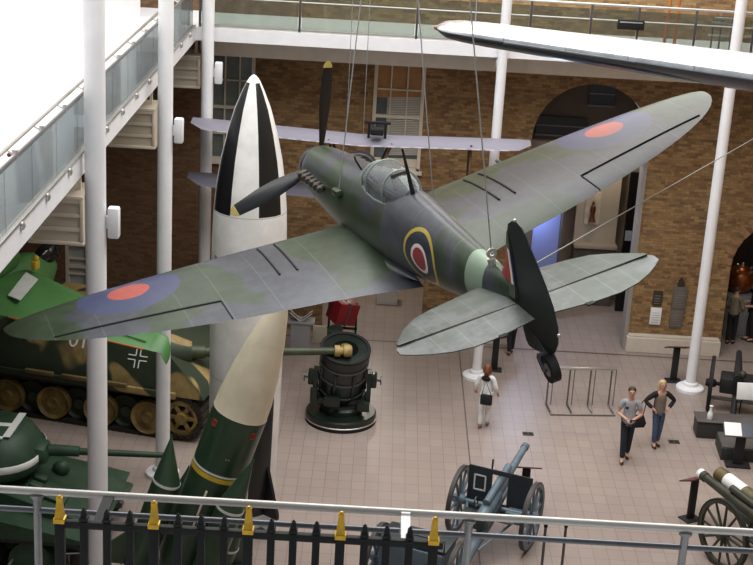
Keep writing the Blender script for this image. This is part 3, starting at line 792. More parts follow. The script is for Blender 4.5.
# four strap-on boosters with pointed caps
for k, (dx, dy, tz, dxt) in enumerate(((-.80,-.28,Lj-.74,-.2),(.40,-.76,Lj-.42,.08),(-.45,.70,Lj-1.7,-.05),(.66,.55,Lj-1.9,.1))):
    rb_ = .25; zr = tz-(.88 if k == 0 else 1.02)
    q = B(); n = 28; rings = []
    for (r_, h, sh) in ((rb_*.9,.0,0),(rb_,.1,0),(rb_,zr,0)):
        rings.append([Vector((dx+r_*math.cos(2*PI*j/n), dy+r_*math.sin(2*PI*j/n), h)) for j in range(n)])
    bo = q.rings(rings).build('booster', missile_green, ms)
    rings = []
    for (r_, h, f) in ((rb_,zr,0),(rb_*.76,zr+.24*(tz-zr),.24),(rb_*.45,zr+.55*(tz-zr),.55),(rb_*.12,zr+.88*(tz-zr),.88),(.008,tz,1)):
        rings.append([Vector((dx+dxt*f+r_*math.cos(2*PI*j/n), dy+r_*math.sin(2*PI*j/n), h)) for j in range(n)])
    B().rings(rings).build('booster_cap', missile_green, bo, ang=60)
    q = B(); q.lathe([(rb_*1.01,zr-.05),(rb_*1.03,zr-.05),(rb_*1.03,zr),(rb_*1.01,zr)], 28, (dx,dy,0), cap=False); q.build('booster_ring', stripe_white, bo)
    M = Matrix.Translation((dx,dy,0)) @ Matrix.Rotation(math.atan2(dy,dx),4,'Z')
    B().prism([(rb_-.02,.0),(rb_+.5,-.02),(rb_+.5,.25),(rb_-.02,.85)], -.02, .02, 'xz').xf(M).build('booster_fin', missile_green, bo)
st = thing('missile_launcher', 'dark steel launcher frame under the green missile', 'stand', (base.x,MY,0))
q = B(); q.bbox((-1.1,-.9,0), (1.1,.9,.1), .03); q.bbox((-.5,-.45,.1), (.5,.45,.24), .03); q.build('base_plate', dark_steel, st)

# ------------------------------------------------------------------ searchlight
sp_ = onZ(340.5, 419)
sl = thing('searchlight', 'black green searchlight drum tilted up on a round base', 'searchlight', (sp_.x,sp_.y,0)); sl.scale = (1.05,1.05,1.1)
B().lathe([(.80,0),(.80,.05),(.79,.06)], 48).build('base_foot', black, sl)
B().lathe([(.795,.06),(.795,.2),(.77,.235),(.3,.24)], 48).build('base_disc', sl_green, sl)
B().lathe([(.802,.075),(.81,.08),(.81,.10),(.802,.105)], 48, cap=False).build('base_band', steel, sl)
B().lathe([(.48,.24),(.48,.34),(.42,.38),(.42,.44)], 36).build('turntable', sl_green, sl)
q = B(); q.bbox((-.55,-.3,.42), (.55,.3,.58), .04); q.build('yoke_base', sl_green, sl)
for s in (-1, 1):
    q = B().prism([(-.28,.5),(.28,.5),(.16,1.15),(-.16,1.15)], s*.60-.05, s*.60+.05, 'yz'); q.build('yoke_arm', sl_green, sl)
    q = B(); q.bbox((s*.70-.07,-.16,.82), (s*.70+.07,.16,1.1), .03); q.build('gear_box', sl_green, sl)
    q = B(); q.tube([(s*.74,0,.95),(s*.86,0,.95)], .03, 8); q.ring((s*.86,0,.95), (1,0,0), .08, .1, .025, 18); q.build('hand_wheel', dark_steel, sl)
da = Vector((.06,-.30,.95)).normalized(); dc = Vector((0,0,1.08)); rotd = da.to_track_quat('Z','Y').to_matrix().to_4x4(); rotd.translation = dc
q = B(); q.lathe([(.2,-.62),(.42,-.6),(.5,-.5),(.53,-.2),(.53,.56),(.56,.57),(.56,.66),(.5,.665)], 40); 
drum = q.xf(rotd).build('drum', sl_green, sl)
for h in (-.3, .05, .38): B().lathe([(.535,h-.02),(.555,h-.02),(.555,h+.02),(.535,h+.02)], 40, cap=False).xf(rotd).build('drum_band', dark_steel, drum)
B().lathe([(.001,.64),(.49,.64),(.49,.66),(.001,.672)], 40).xf(rotd).build('lens', dark_glass, sl)
B().ring((0,0,.665),(0,0,1),.49,.565,.05,40).xf(rotd).build('lens_rim', black, sl)
q = B(); q.lathe([(.09,.66),(.12,.68),(.12,.72),(.06,.76),(.001,.77)], 20); q.xf(rotd).build('carbon_holder', pm('brass', (150,132,70), .3, .5), sl)
for k in range(8):
    a = k*PI/4+.3; q = B(); q.bbox((math.cos(a)*.54-.03,math.sin(a)*.54-.03,-.25), (math.cos(a)*.54+.03,math.sin(a)*.54+.03,.3), .01); q.xf(rotd).build('drum_rib', sl_green, drum)
for (x,y,z,w_,h_) in ((-.62,-.3,.66,.16,.3),(.5,-.42,.5,.28,.2),(-.2,-.5,.62,.36,.22)):
    B().bbox((x-w_/2,y-.08,z-h_/2), (x+w_/2,y+.08,z+h_/2), .02).build('control_box', sl_green, sl)
q = B(); q.tube([(-.1,.45,1.3),(-.2,.62,1.75)], .05, 10); q.lathe([(.001,0),(.17,0),(.17,.12),(.001,.14)], 20, (-.22,.62,1.75), (-.1,-.3,1)); q.build('sighting_lamp', sl_green, sl)

# ------------------------------------------------------------------ camouflaged tank destroyer
jm = NT('three tone camouflage'); o_ = jm.obj()
n1 = jm.noise(o_, .55, 2, .4, .8); n3 = jm.noise(o_, 6, 4)
c_ = jm.mix(jm.step(n3, .3, .7), lin((140,118,72)), lin((162,140,90)))
c_ = jm.mix(jm.step(n1, .41, .44), c_, jm.mix(n3, lin((38,50,36)), lin((54,66,46))))
camo3 = jm.fin(c_, .6)
camo_w = camo3.copy(); camo_w.name = 'wheel camouflage'
track_m = pm('track metal', (46,40,36), .7, .2, var=.3, scale=8)
jr = onZ(29, 434); jf = onZ(157, 455); hd = math.atan2(jf.y-jr.y, jf.x-jr.x)
JF = onZ(207, 446)
jd = thing('tank_destroyer', 'large camouflaged turretless tank with a long gun, parked under the left gallery', 'tank', (JF.x,JF.y,0), hd)
# local: x forward (front sprocket near x=-0.5), y left (away from the camera), z up; near track y 0..0.7
J = lambda: B()
W = 3.2
def track(y0):
    pts = []
    for k in range(13): a = -PI/2+PI*k/12; pts.append((-.62+.48*math.cos(a), .60+.48*math.sin(a) if a > 0 else .55+.43*math.sin(a)))
    pts += [(-6.1,1.0)]
    for k in range(13): a = PI/2+PI*k/12; pts.append((-6.3+.44*math.cos(a), .55+.45*math.sin(a)))
    pts += [(-5.6,.0),(-1.2,.0)]
    inner = []
    c = (-3.4,.53)
    q = B(); n = len(pts)
    def inn(p): 
        d = Vector((p[0]-c[0], (p[1]-c[1])*4)); 
        return (p[0]-math.copysign(min(.09,abs(p[0]-c[0])*.03), p[0]-c[0]), p[1]-.09*(1 if p[1] > c[1] else -1))
    outer = [Vector((p[0],y0,p[1])) for p in pts] + []
    vs = []
    for p in pts: vs += [(p[0],y0,p[1]),(p[0],y0+.66,p[1]),(inn(p)[0],y0+.66,inn(p)[1]),(inn(p)[0],y0,inn(p)[1])]
    fs_ = []
    for i in range(n):
        j = (i+1)%n
        for k in range(4): fs_.append((i*4+k, j*4+k, j*4+(k+1)%4, i*4+(k+1)%4))
    q.add(vs, fs_)
    # shoe pads
    per = [Vector((p[0],p[1])) for p in pts]; tot = 0; segs = []
    for i in range(n):
        a = per[i]; b = per[(i+1)%n]; l = (b-a).length; segs.append((a,b,l)); tot += l
    ns = int(tot/.165)
    for k in range(ns):
        d = tot*k/ns; 
        for a,b,l in segs:
            if d <= l: break
            d -= l
        p = a+(b-a)*(d/l); t_ = (b-a).normalized(); nn_ = Vector((t_.y,-t_.x))
        rot = Matrix.Rotation(-math.atan2(t_.y,t_.x),3,'Y')
        cx = Vector((p.x+nn_.x*.015, y0+.33, p.y+nn_.y*.015))
        q.box(cx-Vector((.055,.34,.03)), cx+Vector((.055,.34,.03)), rot)
    return q
for y0 in (0, W-.66): track(y0).build('track', track_m, jd, False)
for y0, vis in ((0, True), (W-.66, False)):
    for k in range(8):
        x = -1.45-.58*k; yy = y0+(.08 if k%2 == 0 else .26)
        q = B(); q.lathe([(.001,-.10),(.12,-.12),(.14,-.05),(.32,-.03),(.39,-.1),(.40,.08),(.001,.1)], 28, (x,yy,.46), (0,1,0)); q.build('road_wheel', camo_w if k % 2 == 1 else pm('wheel dark yellow', (122,102,54), .6, var=.35), jd)
    q = B(); q.ring((-.62,y0+.05,.58),(0,1,0),.30,.42,.1,32); q.lathe([(.001,-.12),(.13,-.12),(.16,.05),(.001,.08)], 20, (-.62,y0+.04,.58),(0,1,0))
    for k in range(6):
        a = k*PI/3; q.bbox((-.62+.2*math.cos(a)-.1,y0-.0,.58+.2*math.sin(a)-.045), (-.62+.2*math.cos(a)+.13,y0+.08,.58+.2*math.sin(a)+.045), .01, Matrix.Rotation(-a,3,'Y'), (-.62+.2*math.cos(a),y0+.04,.58+.2*math.sin(a)))
    q.build('drive_sprocket', MATS['wheel dark yellow'], jd)
# hull: prism in the side view, with the sloped casemate as a tapered solid
q = B().prism([(-6.7,.55),(-.9,.45),(-.1,1.12),(-.35,1.3),(-6.8,1.3)], .68, W-.68, 'xz'); q.build('lower_hull', camo3, jd)
q = B(); yb0, yb1, yt0, yt1 = -.03, W+.03, .62, W-.62
ptsb = [(-6.75,1.12),(-.18,1.12)]; 
vs = [(-6.7,yb0,1.1),(-.1,yb0,1.1),(-.1,yb1,1.1),(-6.7,yb1,1.1),(-6.6,yb0,1.34),(-.22,yb0,1.34),(-.22,yb1,1.34),(-6.6,yb1,1.34),(-4.9,.502,2.42),(-1.75,.522,2.46),(-1.75,W-.522,2.46),(-4.9,W-.502,2.42),(-6.55,.108,1.62),(-6.55,W-.108,1.62),(-5.35,.128,1.66),(-5.35,W-.128,1.66)]
fs_ = [(0,1,5,4),(1,2,6,5),(2,3,7,6),(3,0,4,7),(0,3,2,1),(4,5,9,8,14,12),(6,7,13,15,11,10),(5,6,10,9),(8,9,10,11),(8,11,15,14),(14,15,13,12),(12,13,7,4)]
q.add(vs, fs_); q.build('casemate', camo3, jd)
q = B(); q.bbox((-6.6,-.1,1.05), (-.75,.02,1.2), .01); q.build('side_fender', camo3, jd)
for k in range(3): B().bbox((-2.6-.9*k,-.13,1.16), (-1.9-.9*k,-.03,1.26), .02).build('tool_rack', pm('tool brown', (104,88,56), .6), jd)
# gun
pg = Matrix.Translation((JF.x,JF.y,0)) @ Matrix.Rotation(hd,4,'Z')
pin = pg.inverted()
g0 = pin @ onY(190,352,30.75); g1 = pin @ onY(352,351,31.15); gd = (g1-g0).normalized()
q = B().tube([g0-gd*.62,g0-gd*.4,g0-gd*.12,g0+gd*.05], [.42,.42,.31,.24], 24); q.build('gun_mantlet', camo3, jd)
gt = B().tube([g0,g0+gd*.35,g0+gd*.36,g1-gd*.42], [.17,.15,.115,.085], 20).build('gun_barrel', pm('barrel olive', (62,72,44), .5, var=.25, scale=2), jd)
q = B().tube([g1-gd*.42,g1-gd*.40,g1-gd*.28,g1-gd*.27,g1-gd*.2,g1-gd*.19,g1-gd*.03,g1], [.085,.14,.14,.1,.1,.15,.14,.11], 20); q.build('muzzle_brake', pm('muzzle yellow', (160,138,84), .5, var=.3, scale=9), gt)
q = B(); q.lathe([(.25,0),(.25,.12),(.2,.16),(.001,.17)], 20, (-3.6,W/2-.5,2.44)); q.build('roof_hatch', camo3, jd)
# cross and number on the sloping side
sl_d = Vector((0, .65, 1.32)).normalized(); sl_n = Vector((0,-1.32,.65)).normalized()
def on_side(mb, x, f):
    c = Vector((x, -.03+.65*f, 1.34+1.32*f)) + sl_n*.02
    mb.v = [c + Vector((1,0,0))*v.x + sl_d*v.y + sl_n*v.z for v in mb.v]; return mb
side0 = pin @ onY(137,358,30.0)
def side_pix(px, py):
    d3 = ray(px, py); o3 = pin @ CP; d3 = pin.to_3x3() @ d3
    n3_ = sl_n; k = ((Vector((0,-.03,1.34))-o3).dot(n3_))/d3.dot(n3_); p = o3+d3*k; return p.x, (p.z-1.34)/1.32
cx, cf = side_pix(138, 358)
q = B()
for sx_ in (-1,1):
    for sy_ in (-1,1):
        q.box((sx_*.05-.012,sy_*.14-.09,0), (sx_*.05+.012,sy_*.14+.09,.006)); q.box((sx_*.14-.09,sy_*.05-.012,0), (sx_*.14+.09,sy_*.05+.012,.006))
on_side(q, cx, cf).build('cross_marking', stripe_white, jd, False)
nx_, nf = side_pix(79, 341)
t1 = text_mesh('01', .5, .003); on_side(t1, nx_, nf).build('number_outline', stripe_white, jd, False)

# ------------------------------------------------------------------ green jet behind the columns
LEr, LEt, TEr, TEt = onZ(40,274,4.3), onZ(168,337,4.0), onZ(-8,313,4.3), onZ(160,353,3.8)
hdv = Vector((.30,.954,0)); stv = Vector((.714,-.70,0))
Rc = onZ(2, 285, 4.1)
jt = thing('jet_aircraft', 'bright green jet aircraft with a rounded wing tip at the left, nose pointing away', 'aeroplane', (Rc.x,Rc.y,3.4), math.atan2(hdv.y,hdv.x))
JM = Matrix.Translation((Rc.x,Rc.y,3.4)) @ Matrix.Rotation(math.atan2(hdv.y,hdv.x),4,'Z'); JI = JM.inverted()
# wing: loft between root and tip, chordwise airfoil in local space
def ws(le, te, th, n=10):
    o = []
    for i in range(n+1):
        u = i/n; p = le.lerp(te, u); o.append(JI @ (p + Vector((0,0,th*math.sin(PI*u**.6)*.8))))
    for i in range(n-1, 0, -1):
        u = i/n; p = le.lerp(te, u); o.append(JI @ (p - Vector((0,0,th*math.sin(PI*u**.6)*.5))))
    return o
def lp(f): return LEr.lerp(LEt,f), TEr.lerp(TEt,f)
secs = [ws(*lp(f), .13*(1-f*.5)) for f in (-.25,0,.25,.5,.75,.93)]
B().rings(secs).build('wing', jet_green, jt, ang=60)
a, b_ = lp(.93); c2, d2 = lp(1.0)
tipw = [ws(a,b_,.075), ws(c2,d2,.07), ws(c2.lerp(d2,.1)+Vector((.08,-.05,-.14)), c2.lerp(d2,.95)+Vector((.08,-.05,-.16)), .06), ws(c2.lerp(d2,.3)+Vector((.1,-.08,-.27)), c2.lerp(d2,.8)+Vector((.1,-.08,-.28)), .03)]
B().rings(tipw).build('wing_tip', jet_green, jt, ang=60)
g = B(); 
p0, p1 = lp(.42)[0].lerp(lp(.42)[1],.74), lp(.9)[0].lerp(lp(.9)[1],.74)
g.tube([JI @ (p0+Vector((0,0,.075))), JI @ (p1+Vector((0,0,.05)))], .012, 6); g.build('aileron_gap', jet_dark, jt)
# white patch on the wing
q = B(); cs = [onZ(8,295,4.42), onZ(20,300,4.42), onZ(38,279,4.43), onZ(26,272,4.43)]
q.add([JI @ p for p in cs] + [JI @ (p-Vector((0,0,.02))) for p in cs], [(0,1,2,3),(7,6,5,4),(0,4,5,1),(1,5,6,2),(2,6,7,3),(3,7,4,0)]); q.build('white_walkway', stripe_white, jt, False)
# orange stripe along the wing trailing edge
p0, p1 = lp(.1)[1], lp(.9)[1]
B().tube([JI @ (p0+Vector((0,-.01,0))), JI @ (p1+Vector((0,-.01,0)))], .018, 6).build('trailing_edge_strip', orange, jt)
# body and engine nacelle (local +x is the nose)
fz = .62
fsx = [(-6,.08,fz+.25),(-4.6,.26,fz+.15),(-3.0,.44,fz+.05),(-1.2,.55,fz),(.2,.56,fz),(1.0,.5,fz),(1.55,.38,fz-.03),(1.9,.2,fz-.05),(2.05,.03,fz-.06)]
B().rings([[Vector((x, r*.9*math.cos(t_), z+r*math.sin(t_))) for t_ in [2*PI*j/28 for j in range(28)]] for x,r,z in fsx]).build('body', jet_green, jt, ang=60)
nac = [(-3.4,.2,1.3),(-2.7,.3,1.32),(-1.5,.4,1.33),(-.4,.42,1.34),(.1,.38,1.34),(.15,.33,1.34),(-.05,.28,1.34)]
na = B().rings([[Vector((x, r*math.cos(t_), z+r*math.sin(t_))) for t_ in [2*PI*j/28 for j in range(28)]] for x,r,z in nac]).build('engine_nacelle', jet_green, jt, ang=60)
q = B().lathe([(.001,0),(.27,0),(.27,.05),(.001,.2)], 24, (-.13,0,1.34), (1,0,0)); q.build('air_intake', dark_glass, na)
q = B(); cp_ = JI @ onZ(43, 249, 4.5); q.ball((cp_.x+.1,cp_.y-.05,cp_.z-.12), .3, 16, (1.4,.7,.75)); q.build('canopy', dark_glass, jt)
cy_ = JI @ onZ(35.5, 267, 4.5)
q = B(); q.bbox((cy_.x-.1,cy_.y-.06,cy_.z-.05), (cy_.x+.1,cy_.y+.06,cy_.z+.14), .03); q.ball((cy_.x+.02,cy_.y,cy_.z+.18), .07, 10); q.build('yellow_marking', yellow, jt)
for s in (-1,1):
    B().prism([(-5.8,0),(-5,0),(-5.2,1.1),(-5.8,1.1)], s*1.05-.03, s*1.05+.03, 'xz').xf(Matrix.Translation((0,0,fz))).build('tail_fin', jet_green, jt)
B().prism([(-5.8,-1.1),(-5.1,-1.1),(-5,1.1),(-5.8,1.1)], fz+.25, fz+.3, 'xy').build('tailplane', jet_green, jt)
mw = B().rings([[Vector((v.x,-v.y,v.z)) for v in s_] for s_ in secs]); mw.build('wing', jet_green, jt, ang=60)
for i, (x,y) in enumerate(((.3,0),(-1.6,-.0))):
    p = JM @ Vector((x,y,fz+.5)); cable('suspension_wire', p, Vector((p.x,p.y,8.24)), .012, ('front' if i == 0 else 'rear')+' wire holding up the bright green jet')

# ------------------------------------------------------------------ dark green tank, lower left
TY = 25.0
tk = thing('battle_tank', 'dark green tank with a rounded turret and white recognition stripes, lower left', 'tank', (-8.0,TY,0), R(-2))
# local +x forward to the right of the picture
q = B(); vs = []
sec = [(-3.0,1.1,.95),(-2.8,1.25,1.62),(1.15,1.25,1.62),(3.25,1.3,.95),(2.9,1.2,.42),(-2.6,1.2,.42)]
q.prism([(p[0],p[2]) for p in sec], -.98, .98, 'xz'); 
q.build('hull', tank_green, tk)
q = B(); q.prism([(-3.0,.98),(-2.7,1.28),(1.3,1.28),(3.2,.92),(3.2,.88),(-3.0,.9)], -1.5, 1.5, 'xz'); q.build('track_guard', tank_green, tk)
q = B()
vs = [(-2.6,-1.45,1.28),(1.2,-1.45,1.28),(1.2,1.45,1.28),(-2.6,1.45,1.28),(-2.6,-1.02,1.66),(1.1,-1.02,1.66),(1.1,1.02,1.66),(-2.6,1.02,1.66)]
q.add(vs, [(0,1,5,4),(1,2,6,5),(2,3,7,6),(3,0,4,7),(4,5,6,7),(0,3,2,1)]); q.build('upper_hull', tank_green, tk)
def small_track(y0):
    q = B(); pts = []
    for k in range(11): a = -PI/2+PI*k/10; pts.append((2.75+.38*math.cos(a), .5+.4*math.sin(a)))
    for k in range(11): a = PI/2+PI*k/10; pts.append((-2.75+.38*math.cos(a), .5+.4*math.sin(a)))
    pts = [(p[0], p[1]) for p in pts] + [(-1.8,.0),(1.8,.0)]
    n = len(pts); vs = []
    for p in pts:
        ix = p[0]-math.copysign(.07,p[0]) if abs(p[0]) > 2.4 else p[0]; iz = p[1]+(.07 if p[1] < .5 else -.07)
        vs += [(p[0],y0,p[1]),(p[0],y0+.5,p[1]),(ix,y0+.5,iz),(ix,y0,iz)]
    fs_ = [(i*4+k, ((i+1)%n)*4+k, ((i+1)%n)*4+(k+1)%4, i*4+(k+1)%4) for i in range(n) for k in range(4)]
    return q.add(vs, fs_)
for y0 in (-1.5, 1.0):
    small_track(y0).build('track', track_m, tk, False)
    for k in range(5):
        q = B(); q.lathe([(.001,-.2),(.15,-.22),(.36,-.18),(.41,-.22),(.41,.2),(.001,.2)], 28, (-2.0+1.0*k,y0+.25,.44), (0,1,0)); q.build('road_wheel', tank_green, tk)
# driver hatch on the front slope
gl_d = Vector((2.1,0,-.67)).normalized(); gl_n = Vector((.67,0,2.1)).normalized()
def on_glacis(mb, f, y):
    c = Vector((1.15+2.1*f, y, 1.62-.67*f)) + gl_n*.01
    mb.v = [c + gl_d*v.x + Vector((0,1,0))*v.y + gl_n*v.z for v in mb.v]; return mb
q = B(); q.bbox((-.42,-.34,0), (.42,.34,.07), .03); hb = on_glacis(q,.42,-.35).build('driver_hatch', tank_green, tk)
for k in (-1,1):
    q = B(); q.bbox((-.34,-.1+k*.16,.07), (-.08,.1+k*.16,.16), .03); on_glacis(q,.42,-.35).build('periscope', tank_green, hb)
q = B(); q.ball((.02,.5,.06), .17, 14); on_glacis(q,.42,0).build('machine_gun_mount', tank_green, tk)
q = B(); q.ball((.0,-.02,.09), .06, 12); q.tube([(0,-.02,0),(0,-.02,.07)], .02, 6); on_glacis(q,.1,.25).build('head_lamp', steel, tk)
for k in (-1,1):
    q = B(); q.bbox((2.6,k*1.24-.22,.74), (3.3,k*1.24+.22,.8), .02, Matrix.Rotation(R(18),3,'Y')); q.build('mud_flap', tank_green, tk)
for yy in (-.65,.65): B().bbox((3.0,yy-.1,.58), (3.25,yy+.1,.72), .03).build('towing_hook', dark_steel, tk)
# turret
tx = .78; TZ = 1.66
def tsec(z, ex):
    pts = []
    for j in range(40):
        t_ = 2*PI*j/40; cx_, sy_ = math.cos(t_), math.sin(t_)
        rx = (1.18 if cx_ > 0 else 1.55); rx += ex; ry = 1.02+ex
        pts.append(Vector((tx-.1+rx*math.copysign(abs(cx_)**.72,cx_), ry*math.copysign(abs(sy_)**.8,sy_), z)))
    return pts
tu = B().rings([tsec(TZ,-.12),tsec(TZ+.12,0),tsec(TZ+.34,.0),tsec(TZ+.56,-.12),tsec(TZ+.74,-.24),tsec(TZ+.82,-.38)]).build('turret', tank_green, tk, ang=60)
sb = [tsec(TZ+.24,.012), tsec(TZ+.25,.02), tsec(TZ+.37,.015), tsec(TZ+.38,-.0)]
B().rings(sb, cap=False).build('turret_stripe', stripe_white, tu, ang=60)
rz0 = TZ+.825
q = B(); q.box((tx-1.2,-.09,rz0), (tx+.62,.05,rz0+.012)); q.box((tx-.55,-.62,rz0), (tx-.40,.62,rz0+.013)); q.box((tx+.48,-.55,rz0-.002), (tx+.62,.55,rz0+.01)); q.box((tx-1.2,-.64,rz0-.004), (tx+.5,-.54,rz0+.008)); q.build('roof_cross', stripe_white, tu, False)
q = B(); q.lathe([(.32,0),(.32,.2),(.26,.24),(.001,.25)], 28, (tx-.25,.35,rz0)); q.build('cupola', tank_green, tu)
q = B(); q.lathe([(.26,0),(.26,.05),(.001,.07)], 28, (tx-.2,-.32,rz0)); q.build('loader_hatch', tank_green, tu)
q = B(); q.bbox((tx+.75,-.30,TZ+.1), (tx+1.22,.30,TZ+.52), .17); q.build('gun_mantlet', tank_green, tu)
gb0 = Vector((tx+1.2,0,TZ+.36)); gpin = (Matrix.Translation((-8.0,TY,0)) @ Matrix.Rotation(R(-2),4,'Z')).inverted()
ge = gpin @ onY(168,455.5,25.0)
q = B().tube([gb0, gb0.lerp(ge,.25), gb0.lerp(ge,.26), ge], [.115,.10,.07,.055], 18); q.build('gun_barrel', tank_green, tu)
# low rail round the tank
t = thing('low_barrier_rail', 'thin pale metal rail on the floor beside the dark green tank', 'rail', (-6.5,23.2,0))
for z in (.5,): 
    a = onZ(15,556,.45); b = onZ(121,551,.45)
    B().tube([a, b], .025, 8).build('rail', steel, t, world=True)
    B().tube([onZ(15,556,.45), onZ(-8,590,.45)], .025, 8).build('rail', steel, t, world=True)
for p in (a, b, a.lerp(b,.5)): B().tube([p, (p.x,p.y,0)], .02, 8).build('rail_post', steel, t, world=True)

# ------------------------------------------------------------------ field guns
def spoked_wheel(c, ax_dir, r, name, parent, m_rim, m_sp, ns=12):
    ax_dir = Vector(ax_dir).normalized(); c = Vector(c)
    q = B().ring(c, ax_dir, r*.86, r*.97, .075, 36)
    u = ax_dir.cross(Vector((0,0,1))).normalized(); w_ = ax_dir.cross(u)
    wh_ = q.build(name, m_sp, parent)
    B().ring(c, ax_dir, r*.965, r, .085, 36).build('tyre', m_rim, wh_)
    for k in range(ns):
        a = 2*PI*k/ns; d = u*math.cos(a)+w_*math.sin(a)
        B().tube([c+d*r*.14, c+d*r*.88], [.032,.024], 8).build('spoke', m_sp, wh_)
    B().lathe([(.001,-.13),(.08,-.13),(.11,-.06),(.13,0),(.11,.06),(.08,.13),(.001,.13)], 20, c, ax_dir).build('hub', m_sp, wh_)
    return wh_
def field_gun(label, loc, head, elev, m, m_dark, r=.7, gauge=1.56, shield=True, L=2.3, fat=.12, style=0):
    t = thing('field_gun', label, 'field gun', loc, head-PI/2, 'field guns on the hall floor')   # local +y is the muzzle end
    for s in (-1,1): spoked_wheel((s*gauge/2,0,r), (1,0,0), r, 'wheel', t, m_dark if style else pm('wheel rim', (60,56,56), .6), m)
    B().tube([(-gauge/2,0,r),(gauge/2,0,r)], .05, 12).build('axle', m, t)
    e = Vector((0, math.cos(elev), math.sin(elev))); pv = Vector((0,-.1,r+.28))
    cr = Matrix.Rotation(elev,4,'X'); cr.translation = pv
    q = B(); q.bbox((-.14,-.75,-.22), (.14,.75,-.06), .03); q.xf(cr).build('cradle', m, t)
    ba = B().tube([pv-e*.85, pv-e*.8, pv+e*.1, pv+e*.12, pv+e*(L-.12), pv+e*(L-.1), pv+e*L], [fat*1.05,fat*1.2,fat*1.12,fat*.85,fat*.58,fat*.72,fat*.7], 22).build('barrel', m, t)
    B().lathe([(.001,0),(.045,0),(.045,.012),(.001,.013)], 16, pv+e*(L+.001), e).build('muzzle_bore', black, ba)
    q = B(); q.bbox((-.13,-1.0,-.12), (.13,-.78,.13), .03); q.xf(cr).build('breech_block', m_dark, t)
    q = B(); q.tube([(0,-.5,.19),(0,.85,.19)], .075, 16); q.xf(cr).build('recuperator', m, t)
    q = B(); 
    q.tube([(0,-.1,r-.05),(0,-1.2,.42),(0,-2.5,.12)], [.13,.11,.08], 12); q.bbox((-.2,-2.75,.0), (.2,-2.45,.16), .03); q.build('trail', m, t)
    for s in (-1,1):
        B().tube([(s*.6,0,r),(s*.12,-1.3,.4)], .025, 8).build('trail_stay', m, t)
        q = B(); q.bbox((s*.36-.14,-.62,r+.02), (s*.36+.14,-.36,r+.06), .02); q.tube([(s*.36,-.45,r),(s*.2,-.2,r-.1)], .02, 8); q.build('gunner_seat', m_dark, t)
    q = B(); q.ring((-.3,-.35,r+.2), (1,0,0), .1,.125,.025,20); q.build('elevating_wheel', m_dark, t)
    if shield:
        w_ = gauge/2-.1; y0 = .18
        q = B()
        zt = r+.72; zb = .42
        q.box((-w_,y0,zb), (-.17,y0+.025,zt)); q.box((.17,y0,zb), (w_,y0+.025,zt)); q.box((-.17,y0,r+.62), (.17,y0+.025,zt)); q.box((-.17,y0,zb),(.17,y0+.025,r-.0))
        sh = q.build('shield', m_dark, t, False)
        q = B()
        for (a,b) in (((-.55,r+.2),(-.52,r+.55)),((-.32,r+.2),(-.29,r+.55)),((-.55,r+.2),(-.29,r+.23)),((-.55,r+.52),(-.29,r+.55))): q.box((a[0],y0-.012,a[1]), (b[0],y0-.002,b[1]))
        q.build('sight_port_frame', paper, sh, False)
        B().tube([(-.2,y0+.05,zt-.05),(-.2,y0+.05,zt+.2)], .02, 8).build('sight_post', black, sh)
        q = B(); q.bbox((.25,y0-.3,r-.22), (.75,y0-.02,r+.02), .03); q.build('tool_box', m, t)
    return t
wl = onZ(458,528); wr = onZ(527.5,549); c_ = (wl+wr)/2; av = (wr-wl)
field_gun('blue grey field gun with dark shield and spoked wheels, muzzle pointing away', (c_.x,c_.y,0), math.atan2(av.y,av.x)+PI/2+R(5), R(10), gun_blue, gun_dark, .70, min(1.7, av.length), True, 1.95)
g3 = onZ(722,566)
olive = pm('olive drab', (52,54,40), .5, var=.2)
g3h = R(118)
t3 = field_gun('dark field gun at the right edge with brown and white banded cylinder', (g3.x+.58,g3.y+.32,0), g3h, R(4), olive, black_matte, .72, 1.5, False, 1.72, .15, 1)
e3 = Vector((0,math.cos(R(4)),math.sin(R(4)))); pv = Vector((.24,-.25,1.1))
wood = pm('brown camouflage band', (92,80,46), .5, var=.3, scale=5)
q = B().tube([pv+e3*.85,pv+e3*1.4], .155, 20); q.build('white_sleeve', paper, t3)
q = B().tube([pv+e3*1.4,pv+e3*1.68,pv+e3*1.72], [.16,.15,.08], 20); q.build('sleeve_cap', wood, t3)
q = B().tube([pv-e3*.2,pv+e3*.85], .158, 20); q.build('sleeve_base', wood, t3)
mz = Vector((0,-.1,1.0)); q = B().tube([mz+e3*1.725,mz+e3*1.82], .11, 18); q.build('white_muzzle', paper, t3)
# ammunition limber coupled behind the blue gun
lm_c = onZ(414, 598); 
lmb = thing('gun_limber', 'blue grey ammunition limber with spoked wheels behind the black fence', 'limber', (lm_c.x,lm_c.y,0), math.atan2(av.y,av.x)+R(6))
for s in (-1,1): spoked_wheel((s*.78,0,.66), (1,0,0), .66, 'wheel', lmb, MATS['wheel rim'], gun_blue)
B().tube([(-.78,0,.66),(.78,0,.66)], .05, 10).build('axle', gun_blue, lmb)
q = B(); q.bbox((-.62,-.38,.7), (.62,.38,1.22), .03); q.build('ammunition_box', gun_blue, lmb)
for k in range(4):
    q = B(); q.bbox((-.56+.29*k,.38,.78), (-.32+.29*k,.41,1.14), .01); q.build('box_door', gun_dark, lmb)
q = B(); q.bbox((-.66,-.34,1.24), (.66,.34,1.29), .02); q.tube([(-.62,-.33,1.29),(-.62,-.33,1.5),(.62,-.33,1.5),(.62,-.33,1.29)], .018, 8); q.build('seat', gun_dark, lmb)
q = B(); q.tube([(0,-.3,.62),(0,-2.4,.55)], .05, 10); q.build('draught_pole', gun_blue, lmb)

